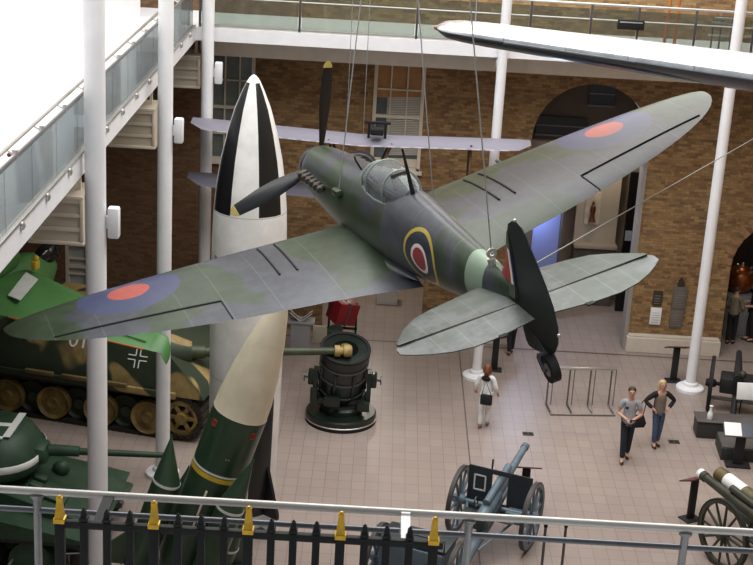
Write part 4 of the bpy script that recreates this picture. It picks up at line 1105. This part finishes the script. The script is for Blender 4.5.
# ------------------------------------------------------------------ near gallery: steel rail and black fence
RY = 8.62
a = onY(0,490,RY); b = onY(753,531.6,RY); zr = (a.z+b.z)/2
t = thing('steel_handrail', 'polished steel double handrail crossing the bottom of the view', 'railing', (0,RY,8.6))
B().tube([(-4.6,RY,zr),(4.6,RY,zr)], .026, 16).build('top_rail', pm('dull steel', (186,182,176), .42, .4, var=.05), t, world=True)
z2 = onY(376,529.5,RY).z
B().tube([(-4.6,RY,z2),(4.6,RY,z2)], .02, 12).build('lower_rail', dark_steel, t, world=True)
for px in (37, 469.5, 686):
    p = onY(px, 512+px*.0552-20, RY)
    q = B(); q.tube([(p.x,RY,8.6),(p.x,RY,zr-.03)], .027, 12); q.lathe([(.03,0),(.045,.02),(.045,.035),(.03,.04)], 14, (p.x,RY,zr-.06)); q.build('post', pm('grey steel post', (138,138,138), .4, .4), t, world=True)
FY = 8.2
fa = onY(55,522,FY); fb = onY(443,545,FY); fz_ = (fa.z+fb.z)/2
t = thing('iron_fence', 'black iron fence with gold tipped bars in front of the steel handrail', 'fence', (0,FY,8.6))
B().bbox((fa.x,FY-.022,fz_-.028), (fb.x,FY+.022,fz_+.022), .006).build('top_bar', black, t, world=True)
B().bbox((fa.x,FY-.022,8.72), (fb.x,FY+.022,8.76), .006).build('bottom_bar', black, t, world=True)
bars = [60,84,107,130,154,178,201,224,248,271,293,316,340,364,386,409,433]
for i, px in enumerate(bars):
    p = onY(px, 528+(px-60)*.0575, FY); big = i % 4 == 0
    w_ = .03 if big else .024
    br = B().bbox((p.x-w_,FY-w_,8.62), (p.x+w_,FY+w_,fz_+(.01 if big else .0)), .006).build('fence_bar', black, t, world=True)
    M = Matrix.Translation((p.x,FY,fz_))
    q = B()
    def sq(h, r): return [Vector((sx_*r, sy_*r, h)) for sx_,sy_ in ((-1,-1),(1,-1),(1,1),(-1,1))]
    if big:
        q.rings([sq(.0,.034),sq(.03,.036),sq(.035,.028),sq(.15,.017),sq(.17,.019),sq(.185,.006)])
    else:
        q.rings([sq(.0,.012),sq(.012,.026),sq(.03,.026),sq(.035,.019),sq(.08,.014),sq(.083,.008),sq(.095,.004)])
    q.v = [v+Vector((p.x,FY,fz_+(.008 if big else .02)))-Vector((0,FY,8.6)) for v in q.v]
    q.build('finial', gold if big else black, br, label='gold pointed finial' if big else None)
for px, m_ in ((103, black), (406.5, paper)):
    p = onY(px, 498+px*.0552-4, FY+.2)
    q = B(); q.box((p.x-.035,FY+.02,fz_-.02), (p.x+.035,RY-.01,fz_+.0)) if m_ is black else q.box((p.x-.03,RY-.05,z2+.0), (p.x+.03,RY-.03,zr+.02))
    if m_ is not black: q.box((p.x-.03,FY+.02,fz_-.02), (p.x+.03,RY-.03,fz_+.0))
    q.build('brace', m_, t, False, world=True)

# ------------------------------------------------------------------ lecterns and small floor things
def lectern(px, py, label, w=.62, ang=0, tilt=25):
    p = onZ(px, py); t = thing('label_lectern', label, 'lectern', (p.x,p.y,0), R(ang), 'dark label lecterns')
    B().bbox((-.2,-.16,0), (.2,.16,.03), .008).build('base', black_matte, t)
    B().bbox((-.085,-.035,.03), (.085,.035,.92), .008).build('post', black_matte, t)
    rot = Matrix.Rotation(R(-tilt),3,'X')
    B().bbox((-w/2,-.2,.93), (w/2,.2,.96), .008, rot).build('panel', board_red, t)
    return t
lectern(673, 381, 'dark lectern with a maroon panel beside the right column', .58, 4)
lectern(690, 519, 'dark lectern with a maroon panel next to the right field gun', .56, 30)
lectern(494, 370, 'dark lectern beside the column under the fighter tail', .5, -6)
lectern(523, 508, 'dark lectern with a maroon panel behind the right wheel of the blue gun', .6, 0)
for px, lab in ((538, 'left of the two thin dark posts beside the blue gun wheel'), (558, 'right of the two thin dark posts beside the blue gun wheel')):
    p = onZ(px+3, 573)
    t = thing('barrier_post', lab, 'post', (p.x,p.y,0), 0, 'thin dark barrier posts')
    B().tube([(0,0,0),(0,0,1.02)], .028, 10).build('shaft', dark_steel, t); B().lathe([(.035,1.0),(.04,1.02),(.035,1.07),(.001,1.08)], 12).build('cap', black, t)
    B().lathe([(.14,0),(.14,.02),(.03,.035)], 18).build('foot', black, t)
for px, py, lab in ((528,434,'small dark floor outlet plate near the blue gun muzzle'), (674,442,'small dark floor outlet plate beside the woman in jeans')):
    p = onZ(px,py); t = thing('floor_outlet', lab, 'floor plate', (p.x,p.y,0))
    B().bbox((-.13,-.1,0), (.13,.1,.012), .004).build('plate', bronze, t)
    for k in (-1,1): B().lathe([(.035,.012),(.035,.018),(.001,.018)], 12, (k*.06,0,0)).build('cover', black, t)
# metal frame rack
pa, pb = onZ(551,415), onZ(614,416)
rd = (pb-pa); rw = rd.length; t = thing('metal_frame', 'low bare metal frame standing on the floor left of the man in grey', 'frame', (pa.x,pa.y,0), math.atan2(rd.y,rd.x))
m_fr = pm('frame metal', (120,112,104), .35, .6, var=.1)
dz, dp = .98, .62
for k in range(4):
    x = rw*k/3
    q = B(); q.tube([(x,0,.03),(x,dp,.03)], .025, 8); q.build('floor_bar', m_fr, t)
    q = B(); q.tube([(x,dp,.03),(x,dp,dz)], .022, 8); q.build('upright', m_fr, t)
    q = B(); q.tube([(x,dp*.5,.03),(x,dp,dz*.98)], .014, 8) if False else q.tube([(x+.1,dp-.05,.03),(x+.1,dp-.05,dz)], .012, 8); q.build('thin_upright', m_fr, t)
    B().ball((x,0,.035), .035, 8).build('foot_cap', steel, t)
B().tube([(-.02,-.02,.02),(rw+.02,-.02,.02)], .02, 8).build('front_bar', m_fr, t)
B().bbox((-.1,dp-.05,dz-.02), (rw+.12,dp+.07,dz+.03), .01).build('top_bar', steel, t)

# ------------------------------------------------------------------ right-hand exhibit on its plinth
e0 = onZ(696,438); 
pz = thing('exhibit_plinth', 'long low dark plinth at the right edge', 'plinth', (e0.x,e0.y,0), R(-2))
B().bbox((0,0,0), (3.2,.55,.42), .03).build('body', pm('plinth charcoal', (48,47,46), .6, var=.1), pz)
B().bbox((-.03,-.03,.42), (3.23,.58,.45), .01).build('top_board', pm('plinth top', (84,79,76), .5, var=.08), pz)
ex = thing('exhibit_gun', 'dark wheeled gun standing behind the low plinth at the right edge', 'gun', (e0.x+1.25,e0.y+1.75,0), R(-13))
for s in (-1,1): spoked_wheel((s*.62,.0,.68), (1,0,0), .68, 'wheel', ex, black, black, 10)
B().tube([(-.62,0,.68),(.62,0,.68)], .05, 10).build('axle', black, ex)
q = B(); q.bbox((-.4,-.3,.55), (.4,.3,.95), .04); q.build('carriage', black_matte, ex)
q = B(); q.tube([(0,-.45,1.02),(0,-.1,1.04),(0,1.3,1.1)], [.12,.11,.07], 16); q.build('barrel', black_matte, ex); B().ball((.1,-.4,1.16), .1, 12).build('bronze_knob', bronze, ex)
B().bbox((-.62,-.25,.34), (1.2,-.15,.42), .02).build('cross_beam', MATS['plinth top'], ex)
q = B(); q.tube([(0,-.1,.6),(0,-.7,.1)], .07, 10); q.bbox((-.16,-.78,0), (.16,-.6,.14), .02); q.build('trail', black_matte, ex)
sa = onY(736,399,32.5); sc2 = onY(736,383,32.5)
wp = thing('white_sign_board', 'white sign board on thin legs behind the plinth at the right edge', 'sign', (sa.x,32.5,0), R(2))
B().bbox((0,0,sa.z), (.9,.03,sc2.z), .008, Matrix.Rotation(R(-12),3,'X')).build('board', paper, wp)
for x in (.15,.75): B().tube([(x,.07,0),(x,.05,sa.z+.2)], .02, 8).build('board_leg', black, wp)
gb_ = thing('glass_bottle', 'small pale bottle shaped ornament on the front corner of the plinth', 'bottle', (e0.x+.3,e0.y+.15,.45))
B().lathe([(.06,0),(.07,.05),(.06,.16),(.03,.22),(.03,.3),(.045,.34),(.001,.36)], 16).build('bottle_body', paper, gb_)
s0 = onZ(720,460)
sp2 = thing('stepped_plinth', 'small dark stepped plinth in front of the long plinth at the right', 'plinth', (s0.x,s0.y,0), R(-4))
B().bbox((0,0,0), (1.6,.9,.3), .02).build('lower_step', MATS['plinth charcoal'], sp2); B().bbox((.02,.02,.3), (1.58,.88,.33), .01).build('step_top', MATS['plinth top'], sp2)
l5 = thing('label_lectern', 'dark lectern with a white sheet and maroon panel in front of the right plinth', 'lectern', (s0.x+.34,s0.y-.25,0), R(-3), 'dark label lecterns')
B().bbox((-.28,-.16,0), (.28,.16,.05), .01).build('base', black_matte, l5); B().bbox((-.11,-.04,.05), (.11,.04,.86), .008).build('post', black_matte, l5)
B().bbox((-.42,-.2,.87), (.75,.2,.9), .008, Matrix.Rotation(R(28),3,'X')).build('panel', pm('blue grey panel', (70,72,84), .4), l5)
B().bbox((-.40,-.19,.905), (-.02,.19,.91), .003, Matrix.Rotation(R(28),3,'X'), (.165,0,.885)).build('white_sheet', paper, l5)

# ------------------------------------------------------------------ things behind the searchlight
p = onZ(300,352)
ls = thing('leaflet_stand', 'grey leaflet stand holding white leaflets left of the searchlight', 'stand', (p.x,p.y,0))
B().bbox((-.26,-.2,0), (.26,.2,.86), .02).build('pedestal', grey_panel, ls)
B().bbox((-.36,-.24,.86), (.36,.24,.92), .015).build('top_tray', grey_panel, ls)
for k in range(2):
    for j in (0,1):
        lf = thing('leaflet', ('front ' if j == 0 else 'back ')+('left' if k == 0 else 'right')+' white leaflet on the grey leaflet stand', 'leaflet', (p.x-.17+.32*k,p.y-.12+.2*j,.925), R(20-40*k), 'white leaflets')
        B().bbox((-.15,-.1,0), (.15,.1,.015), .003, Matrix.Rotation(R(42-84*k),3,'Y')).build('sheet', paper, lf)
        B().bbox((-.09,-.05,.012), (.09,.05,.018), .002, Matrix.Rotation(R(42-84*k),3,'Y'), (0,0,.0075)).build('printed_block', dark_glass, lf)
        lf.location.z = 1.03
p = onZ(341,350)
rb2 = thing('red_display_box', 'red box tilted on a dark stand behind the searchlight', 'box', (p.x,p.y,0))
for x in (-.36,.36): B().bbox((x-.03,-.03,0), (x+.03,.03,1.35), .006).build('stand_post', black_matte, rb2)
B().bbox((-.4,-.03,.6), (.4,.03,.66), .006).build('stand_rail', black_matte, rb2)
rr = Matrix.Rotation(R(14),3,'Y') @ Matrix.Rotation(R(30),3,'Z')
bx_ = B().bbox((-.3,-.3,.82), (.3,.3,1.42), .02, rr).build('box', red, rb2)
B().bbox((-.025,-.32,.8), (.025,.32,1.44), .008, rr, (0,0,1.12)).build('box_strap', dark_steel, bx_)
p = onZ(321,347)
wbx = thing('leaning_notice', 'low cream notice leaning beside the red box', 'notice', (p.x,p.y+.3,0)); B().bbox((-.25,-.03,0), (.25,.03,.5), .01).build('board', cream, wbx)
B().bbox((-.05,-.05,0), (.05,.12,.03), .01).build('foot', dark_steel, wbx)
p = onZ(387,302)
wb = thing('white_plinth_box', 'small white box plinth on the floor under the fighter', 'plinth', (p.x,p.y,0)); B().bbox((-.3,-.25,0), (.3,.25,.42), .01).build('body', paper, wb); B().bbox((-.32,-.27,.42), (.32,.27,.45), .006).build('top', paper, wb)
p = onZ(203,345)
rp2 = thing('red_banner', 'red banner just visible above the camouflaged tank gun', 'banner', (p.x-.1,36.6,0)); B().bbox((-.3,-.03,.6), (.3,.03,1.25), .01).build('board', red, rp2)
for x in (-.2,.2): B().tube([(x,0,0),(x,0,.6)], .02, 8).build('leg', black, rp2)

# ------------------------------------------------------------------ plaques on the brick pier
def plaque(x0,y0,x1,y1,m,label,crest=False):
    a = onY(x0,y1,WY-.02); b = onY(x1,y0,WY-.02); w_ = b.x-a.x; h_ = b.z-a.z
    t = thing('wall_plaque', label, 'plaque', (a.x,WY-.05,a.z), 0, 'plaques on the brick pier')
    B().bbox((0,0,0), (w_,.049,h_), .008).build('tablet', m, t)
    n = max(2,int(h_/.09))
    for k in range(n):
        z = h_*.12+h_*.7*k/n
        B().box((w_*.15,-.003,z), (w_*(.85 if k % 2 else .78),.002,z+.018)).build('text_line', pm('faint lettering', (128,122,112), .6) if m is not paper else pm('grey lettering', (170,170,168), .6), t, False)
    if crest: B().prism([(w_*.25,h_),(w_*.75,h_),(w_*.7,h_+.16),(w_*.5,h_+.26),(w_*.3,h_+.16)], .0, .049, 'xz').build('crest', bronze, t)
slate = pm('slate grey', (104,98,90), .5, var=.1)
plaque(652,291,663,305,bronze,'small dark bronze plaque on the brick pier, upper left')
plaque(649,308,662,324,paper,'white notice on the brick pier below the small bronze plaque')
plaque(671,287,688,309,slate,'large grey memorial plaque with an ornament on top, on the brick pier',True)
plaque(669,310,684,327,slate,'grey plaque directly under the large memorial plaque')
a = onY(698,305,WY-.02)
lt = thing('wall_lamp', 'small dark wall lamp half hidden by the right column', 'lamp', (a.x+.1,WY-.2,a.z-.15))
q = B(); q.bbox((-.05,.12,0), (.05,.2,.3), .01); q.tube([(0,.14,.25),(0,0,.3)], .015, 8); q.build('bracket', black, lt); B().lathe([(.03,.05),(.08,.1),(.09,.22),(.03,.3)], 14, (0,0,0)).build('lantern', black, lt)

# ------------------------------------------------------------------ seen through the openings
pc0 = onY(574,247,40.9); pc1 = onY(626,160,40.9)
dc = thing('display_case', 'cream display case with a small dark figure, inside the big arch', 'display case', (pc0.x,40.9,0))
w_ = pc1.x-pc0.x
B().box((0,0,0), (w_,.5,pc0.z)).build('case_base', pm('case base', (88,80,72), .7), dc, False)
B().bbox((-.02,-.12,pc0.z), (w_+.02,.5,pc0.z+.12), .02).build('case_ledge', beige, dc)
B().box((0,.3,pc0.z+.12), (w_,.4,4.6)).build('back_panel', pm('case panel', (186,176,160), .7, var=.04), dc, False)
f0 = onY(592,222,41.0)
nf_ = B()
x0 = f0.x-pc0.x; nf_.box((x0-.22,.25,f0.z-.12), (x0+.22,.3,f0.z+.85)); nf_.build('niche', pm('niche light', (206,196,178), .7), dc, False)
B().lathe([(.12,0),(.09,.06),(.05,.2),(.09,.34),(.07,.46),(.03,.5),(.05,.58),(.001,.64)], 16, (x0,.16,f0.z)).build('figurine', pm('figurine brown', (92,46,30), .4), dc)
d0 = onY(621,250,40.6); d1 = onY(640,172,40.6)
do = struct('door_1', B().bbox((d0.x,40.5,0), (d1.x,40.62,d1.z), .02), dark_glass); B().tube([(d0.x+.08,40.46,1.0),(d0.x+.08,40.46,1.2)], .015, 8).build('door_handle', steel, do)
q = B(); q.box((d0.x+.05,40.48,2.2), (d1.x-.05,40.5,2.5)); q.build('door_sign', grey_panel, do, False)
e1 = onY(552,258,39.5)
ds = thing('light_box', 'tall pale blue lit panel inside the left of the big arch', 'panel', (onY(533,230,39.5).x,39.5,0), R(0))
lb = NT('pale blue light panel'); lb.b.inputs['Emission Color'].default_value = (.55,.68,1,1); lb.b.inputs['Emission Strength'].default_value = .06
B().bbox((0,0,.3), (.75,.06,3.6), .01).build('lit_panel', lb.fin(lin((96,102,150)), .4), ds); B().bbox((-.04,-.02,0), (.79,.09,.3), .01).build('panel_base', dark_steel, ds); B().bbox((.77,-.02,.3), (.83,.09,3.7), .01).build('panel_edge', dark_steel, ds)
# copper globe in the right arch
gc = onY(740,279,39.4)
gl = thing('copper_globe', 'round copper mine seen through the right arch', 'mine', (gc.x,39.4,0))
B().ball((0,0,gc.z), .42, 28).build('globe', copper, gl)
for k in range(5):
    a = k*2*PI/5+.4; q = B(); q.lathe([(.04,0),(.035,.09),(.001,.1)], 10, (.3*math.cos(a),.3*math.sin(a),gc.z+.27), (math.cos(a)*.7,math.sin(a)*.7,.7)); q.build('horn', steel, gl)
B().lathe([(.03,0),(.03,.12),(.001,.13)], 10, (0,-.1,gc.z+.4)).build('top_horn', paper, gl)
B().bbox((-.38,-.38,0), (.38,.38,gc.z-.38), .02).build('pedestal', grey_panel, gl)

# ------------------------------------------------------------------ people
skin_m = pm('skin', (196,150,128), .5, var=.05)
def skin_mesh(V, E, sub=2):
    """V: list of (pos, rx, ry); E: edges. Grown with a skin modifier and evaluated to a mesh"""
    me = bpy.data.meshes.new('sk'); me.from_pydata([v[0] for v in V], E, [])
    o = bpy.data.objects.new('sk', me); COL.objects.link(o)
    m = o.modifiers.new('s','SKIN'); m.use_smooth_shade = True; m.branch_smoothing = .4
    for i, d in enumerate(me.skin_vertices[0].data):
        d.radius = (V[i][1], V[i][2]); d.use_root = (i == 0)
    s_ = o.modifiers.new('u','SUBSURF'); s_.levels = sub; s_.render_levels = sub
    dg = bpy.context.evaluated_depsgraph_get(); dg.update()
    ev = bpy.data.meshes.new_from_object(o.evaluated_get(dg))
    mb = MB(); mb.add([v.co.copy() for v in ev.vertices], [tuple(p.vertices) for p in ev.polygons])
    bpy.data.objects.remove(o); bpy.data.meshes.remove(me); bpy.data.meshes.remove(ev)
    return mb
def person(label, loc, face, hgt, top, legs, shoe, hair, arms, stride=.06, hair_len=0, look=(0,0), sleeve='short', jacket=None, turn=0):
    """local: +y is where the person faces; arms: for each side (elbow, wrist) in local metres at 1.75 m"""
    t = thing('person', label, 'person', loc, face-PI/2); k = hgt/1.75; t.scale = (k,k,k)
    hy = .02
    V = [((0,0,.96),.085,.07),((0,.0,1.12),.095,.08),((0,.0,1.30),.12,.085),((0,-.01,1.43),.075,.065),((0,.0,1.51),.052,.052),((0,.02,1.585),.068,.075),((0,.025,1.66),.078,.092),((0,.01,1.715),.06,.072)]
    E_ = [(0,1),(1,2),(2,3),(3,4),(4,5),(5,6),(6,7)]
    def add(p, r, par):
        V.append((p, r, r)); E_.append((par, len(V)-1)); return len(V)-1
    leg = {}
    for s in (-1,1):
        st_ = stride*s
        h = add((s*.078,0,.9),.085,0); kn = add((s*.07,st_*.6+.02,.5),.058,h); an = add((s*.06,st_-.02,.09),.042,kn); to = add((s*.075,st_+.13,.04),.036,an)
        leg[s] = (V[h][0],V[kn][0],V[an][0])
        el, wr = arms[0 if s < 0 else 1]
        sh = add((s*.165,0,1.405),.058,3); e = add(el,.042,sh); w2 = add(wr,.03,e)
        d = (Vector(wr)-Vector(el)).normalized(); pa = Vector(wr)+d*.07; add(tuple(pa),.034,w2)
    mb = skin_mesh(V, E_)
    # five fingers on each hand, rooted in the palm
    for s in (-1,1):
        el, wr = arms[0 if s < 0 else 1]; d = (Vector(wr)-Vector(el)).normalized()
        side = d.cross(Vector((0,0,1))); side = side.normalized() if side.length > .2 else Vector((0,1,0))
        nrm = side.cross(d).normalized()
        for q_, (off, ln) in enumerate(((-.03,.065),(-.01,.08),(.01,.076),(.03,.058))):
            b0 = Vector(wr)+d*.07+side*off
            mb.tube([b0, b0+d*ln*.5-nrm*.01, b0+d*ln*.85-nrm*.035], [.01,.009,.007], 6)
        b0 = Vector(wr)+d*.03-side*.03; mb.tube([b0, b0-side*.035+d*.03, b0-side*.04+d*.06], [.012,.01,.008], 6)
    # nose, ears and chin worked into the head
    mb.ball((0,.115,1.645), .017, 8, (.8,1,1.3)); mb.ball((0,.09,1.585), .03, 8, (1,.8,.8))
    for s in (-1,1): mb.ball((s*.085,.01,1.645), .025, 8, (.4,.8,1.2))
    body = mb.build('body', skin_m, t, ang=80)
    for s in (-1,1):
        B().ball((s*.032,.103,1.668), .011, 8).build('eye', black, t)
    B().ball((0,.108,1.605), .02, 8, (1.2,.35,.35)).build('mouth', pm('lips', (150,84,78), .5), t)
    # trousers
    TV = [((0,0,1.04),.15,.12)]; TE = []
    for s in (-1,1):
        h, kn, an = leg[s]; i0 = len(TV)
        TV += [((s*.078,0,.9),.098,.098),(kn,.076,.076),((an[0],an[1],.1),.064,.064)]; TE += [(0,i0),(i0,i0+1),(i0+1,i0+2)]
    skin_mesh(TV, TE).build('trousers', legs, t, ang=80)
    for s in (-1,1):
        an = leg[s][2]
        q = B(); q.ball((an[0]+s*.006,an[1]+.07,.042), .07, 12, (.65,1.75,.6)); q.build('shoe', shoe, t)
    # top
    SV = [((0,0,.82),.172,.142),((0,0,1.12),.148,.112),((0,0,1.30),.168,.12),((0,-.01,1.42),.10,.082)]; SE = [(0,1),(1,2),(2,3)]
    for s in (-1,1):
        el, wr = arms[0 if s < 0 else 1]; i0 = len(SV)
        SV.append(((s*.165,0,1.405),.074,.074)); SE.append((3,i0))
        if sleeve == 'short':
            SV.append((tuple(Vector((s*.165,0,1.405)).lerp(Vector(el),.7)),.064,.064)); SE.append((i0,i0+1))
        else:
            SV.append((el,.06,.06)); SE.append((i0,i0+1)); SV.append((tuple(Vector(el).lerp(Vector(wr),.9)),.05,.05)); SE.append((i0+1,i0+2))
    if jacket:
        skin_mesh(SV[:4], SE[:3]).build('top', top, t, ang=80)
        JV = [(tuple(Vector(v[0])+Vector((0,-.045,-.04 if i == 0 else 0))), v[1]*1.07, v[2]*.95) if i < 4 else v for i, v in enumerate(SV)]
        skin_mesh(JV, SE).build('jacket', jacket, t, ang=80)
    else:
        skin_mesh(SV, SE).build('shirt', top, t, ang=80)
    q = B(); q.ball((0,-.012,1.69), .092, 16, (1.0,1.08,.82))
    for v in q.v:
        if v.y > .05 and v.z < 1.70: v.y = .05
    if hair_len:
        q.tube([(0,-.05,1.68),(0,-.085,1.6),(0,-.085,1.6-hair_len)], [.085,.085,.06], 12)
        for s in (-1,1): q.tube([(s*.07,-.01,1.68),(s*.085,-.02,1.6),(s*.08,-.02,1.6-hair_len*.8)], [.035,.04,.028], 8)
    q.build('hair', hair, t, ang=80)
    return t
grey_shirt = pm('heather grey cotton', (150,152,156), .8, var=.1); navy = pm('dark navy trousers', (26,34,46), .8)
denim = pm('blue denim', (66,82,108), .8, var=.25, scale=9); black_cl = pm('black knit', (24,24,28), .85); taupe = pm('taupe top', (112,100,90), .8)
brown_h = pm('dark brown hair', (58,42,32), .6); blond = pm('blond hair', (196,166,128), .6); auburn = pm('auburn hair', (112,66,40), .6)
white_cl = pm('white jacket cloth', (226,226,226), .8); shoe_d = pm('dark shoe', (30,28,28), .6); shoe_w = pm('pale shoe', (200,200,200), .6); tan_sh = pm('tan sandal', (120,84,62), .6)
beige_cl = pm('khaki jacket', (120,112,90), .8); 
m_ = onZ(624,460)
man = person('man in a grey T-shirt and dark trousers standing with hands together', (m_.x,m_.y,0), R(-96), 1.80, grey_shirt, navy, shoe_d, brown_h,
       (((-.27,.02,1.14),(-.09,.24,1.10)), ((.27,.02,1.14),(.09,.24,1.10))), .16)
ph = thing('small_camera', 'small dark device held in the hands of the man in grey', 'device', (m_.x+.02,m_.y-.34,1.11)); 
B().bbox((-.06,-.02,-.02), (.06,.02,.04), .006).build('case', dark_glass, ph); B().lathe([(.018,0),(.018,.015),(.001,.016)], 12, (0,-.02,.01), (0,-1,0)).build('lens', steel, ph)
q = B().ball((.075,.128,1.31), .04, 10, (1,.25,.8)); q.build('shirt_emblem', navy, man, label='dark emblem on the chest')
w_ = onZ(655,446)
wom = person('blond woman in a black cardigan and jeans with her hands on her hips', (w_.x,w_.y,0), R(-80), 1.66, taupe, denim, shoe_d, blond,
       (((-.38,-.06,1.2),(-.19,.07,1.03)), ((.38,-.06,1.2),(.19,.07,1.03))), .05, .12, sleeve='long', jacket=black_cl)
hb_ = thing('handbag', 'black shoulder bag hanging at the hip of the blond woman', 'bag', (w_.x-.48,w_.y-.0,.46), R(14))
B().rings([[Vector((x,y,0)) for x,y in ((-.16,-.05),(.16,-.05),(.16,.05),(-.16,.05))],[Vector((x,y,.12)) for x,y in ((-.19,-.08),(.19,-.08),(.19,.08),(-.19,.08))],[Vector((x,y,.3)) for x,y in ((-.13,-.03),(.13,-.03),(.13,.03),(-.13,.03))]]).build('pouch', black_cl, hb_)
B().tube([(-.12,0,.29),(.06,0,.62),(.2,0,.8),(.12,0,.29)], .012, 6).build('strap', black_cl, hb_)
f_ = onZ(483,427)
fwm = person('woman in a white jacket and white trousers walking under the fighter tail', (f_.x,f_.y,0), R(70), 1.6, white_cl, white_cl, tan_sh, auburn,
       (((-.27,-.02,1.14),(-.3,.12,.95)), ((.27,-.02,1.14),(.28,.14,.96))), .12, .1, sleeve='long')
q = B().ball((0,-.1,1.40), .1, 12, (1.25,.5,.8)); q.build('dark_hood', black_cl, fwm)
sb_ = thing('shoulder_bag', 'small black bag carried by the woman in white', 'bag', (f_.x+.0,f_.y-.24,.68), R(-10)); B().bbox((-.14,-.05,0), (.14,.05,.26), .03).build('pouch', black_cl, sb_); B().tube([(-.11,0,.25),(-.05,.02,.6),(.11,0,.25)], .01, 6).build('strap', black_cl, sb_)
p_ = onZ(510,354); person('visitor in dark trousers half hidden behind the fighter tail', (p_.x,p_.y,0), R(100), 1.72, black_cl, black_cl, shoe_d, brown_h, (((-.25,0,1.14),(-.27,.1,.92)), ((.25,0,1.14),(.27,.1,.92))), .1, sleeve='long')
p_ = onZ(732,348); person('visitor in a khaki jacket standing in the right arch', (p_.x,38.3,0), R(60), 1.7, beige_cl, black_cl, shoe_d, brown_h, (((-.25,0,1.14),(-.2,.2,1.0)), ((.25,0,1.14),(.2,.2,1.0))), .06, sleeve='long')
p_ = onZ(748,340); person('visitor in dark clothes at the right edge of the arch', (p_.x,38.6,0), R(170), 1.74, black_cl, black_cl, shoe_d, brown_h, (((-.25,0,1.14),(-.2,.24,1.1)), ((.25,0,1.14),(.2,.24,1.1))), .06)

# ------------------------------------------------------------------ light
w = bpy.data.worlds.new('world'); S.world = w; w.use_nodes = True
bg = w.node_tree.nodes['Background']; bg.inputs[0].default_value = (.86,.93,1,1); bg.inputs[1].default_value = .32
def area(name, loc, sx, sy, power, rot=(0,0,0), col=(1,1,1)):
    l = bpy.data.lights.new(name, 'AREA'); l.shape = 'RECTANGLE'; l.size = sx; l.size_y = sy; l.energy = power; l.color = col
    o = bpy.data.objects.new(name, l); COL.objects.link(o); o.location = loc; o.rotation_euler = rot; return o
area('skylight', (2,25.5,22.5), 15, 25, 6800, col=(1,.985,.96))
area('wing_fill_light', (8.5,37.0,17), 13, 8, 750, rot=(R(-90),0,0), col=(.95,.98,1))  # no window known here; lamp added to brighten the fighter's starboard wing
def point(name, loc, power, col, r=.15):
    l = bpy.data.lights.new(name, 'POINT'); l.energy = power; l.color = col; l.shadow_soft_size = r
    o = bpy.data.objects.new(name, l); COL.objects.link(o); o.location = loc
point('passage_lamp', (6.3,40.2,4.8), 60, (1,.86,.7))
point('passage_blue_lamp', (4.2,39.0,3.4), 130, (.6,.72,1))
point('far_room_lamp', (0,40.5,3.4), 110, (1,.93,.84))
point('gallery_lamp', (10.6,39.6,4.2), 25, (1,.8,.6))
S.view_settings.view_transform = 'Standard'
S.view_settings.exposure = 0
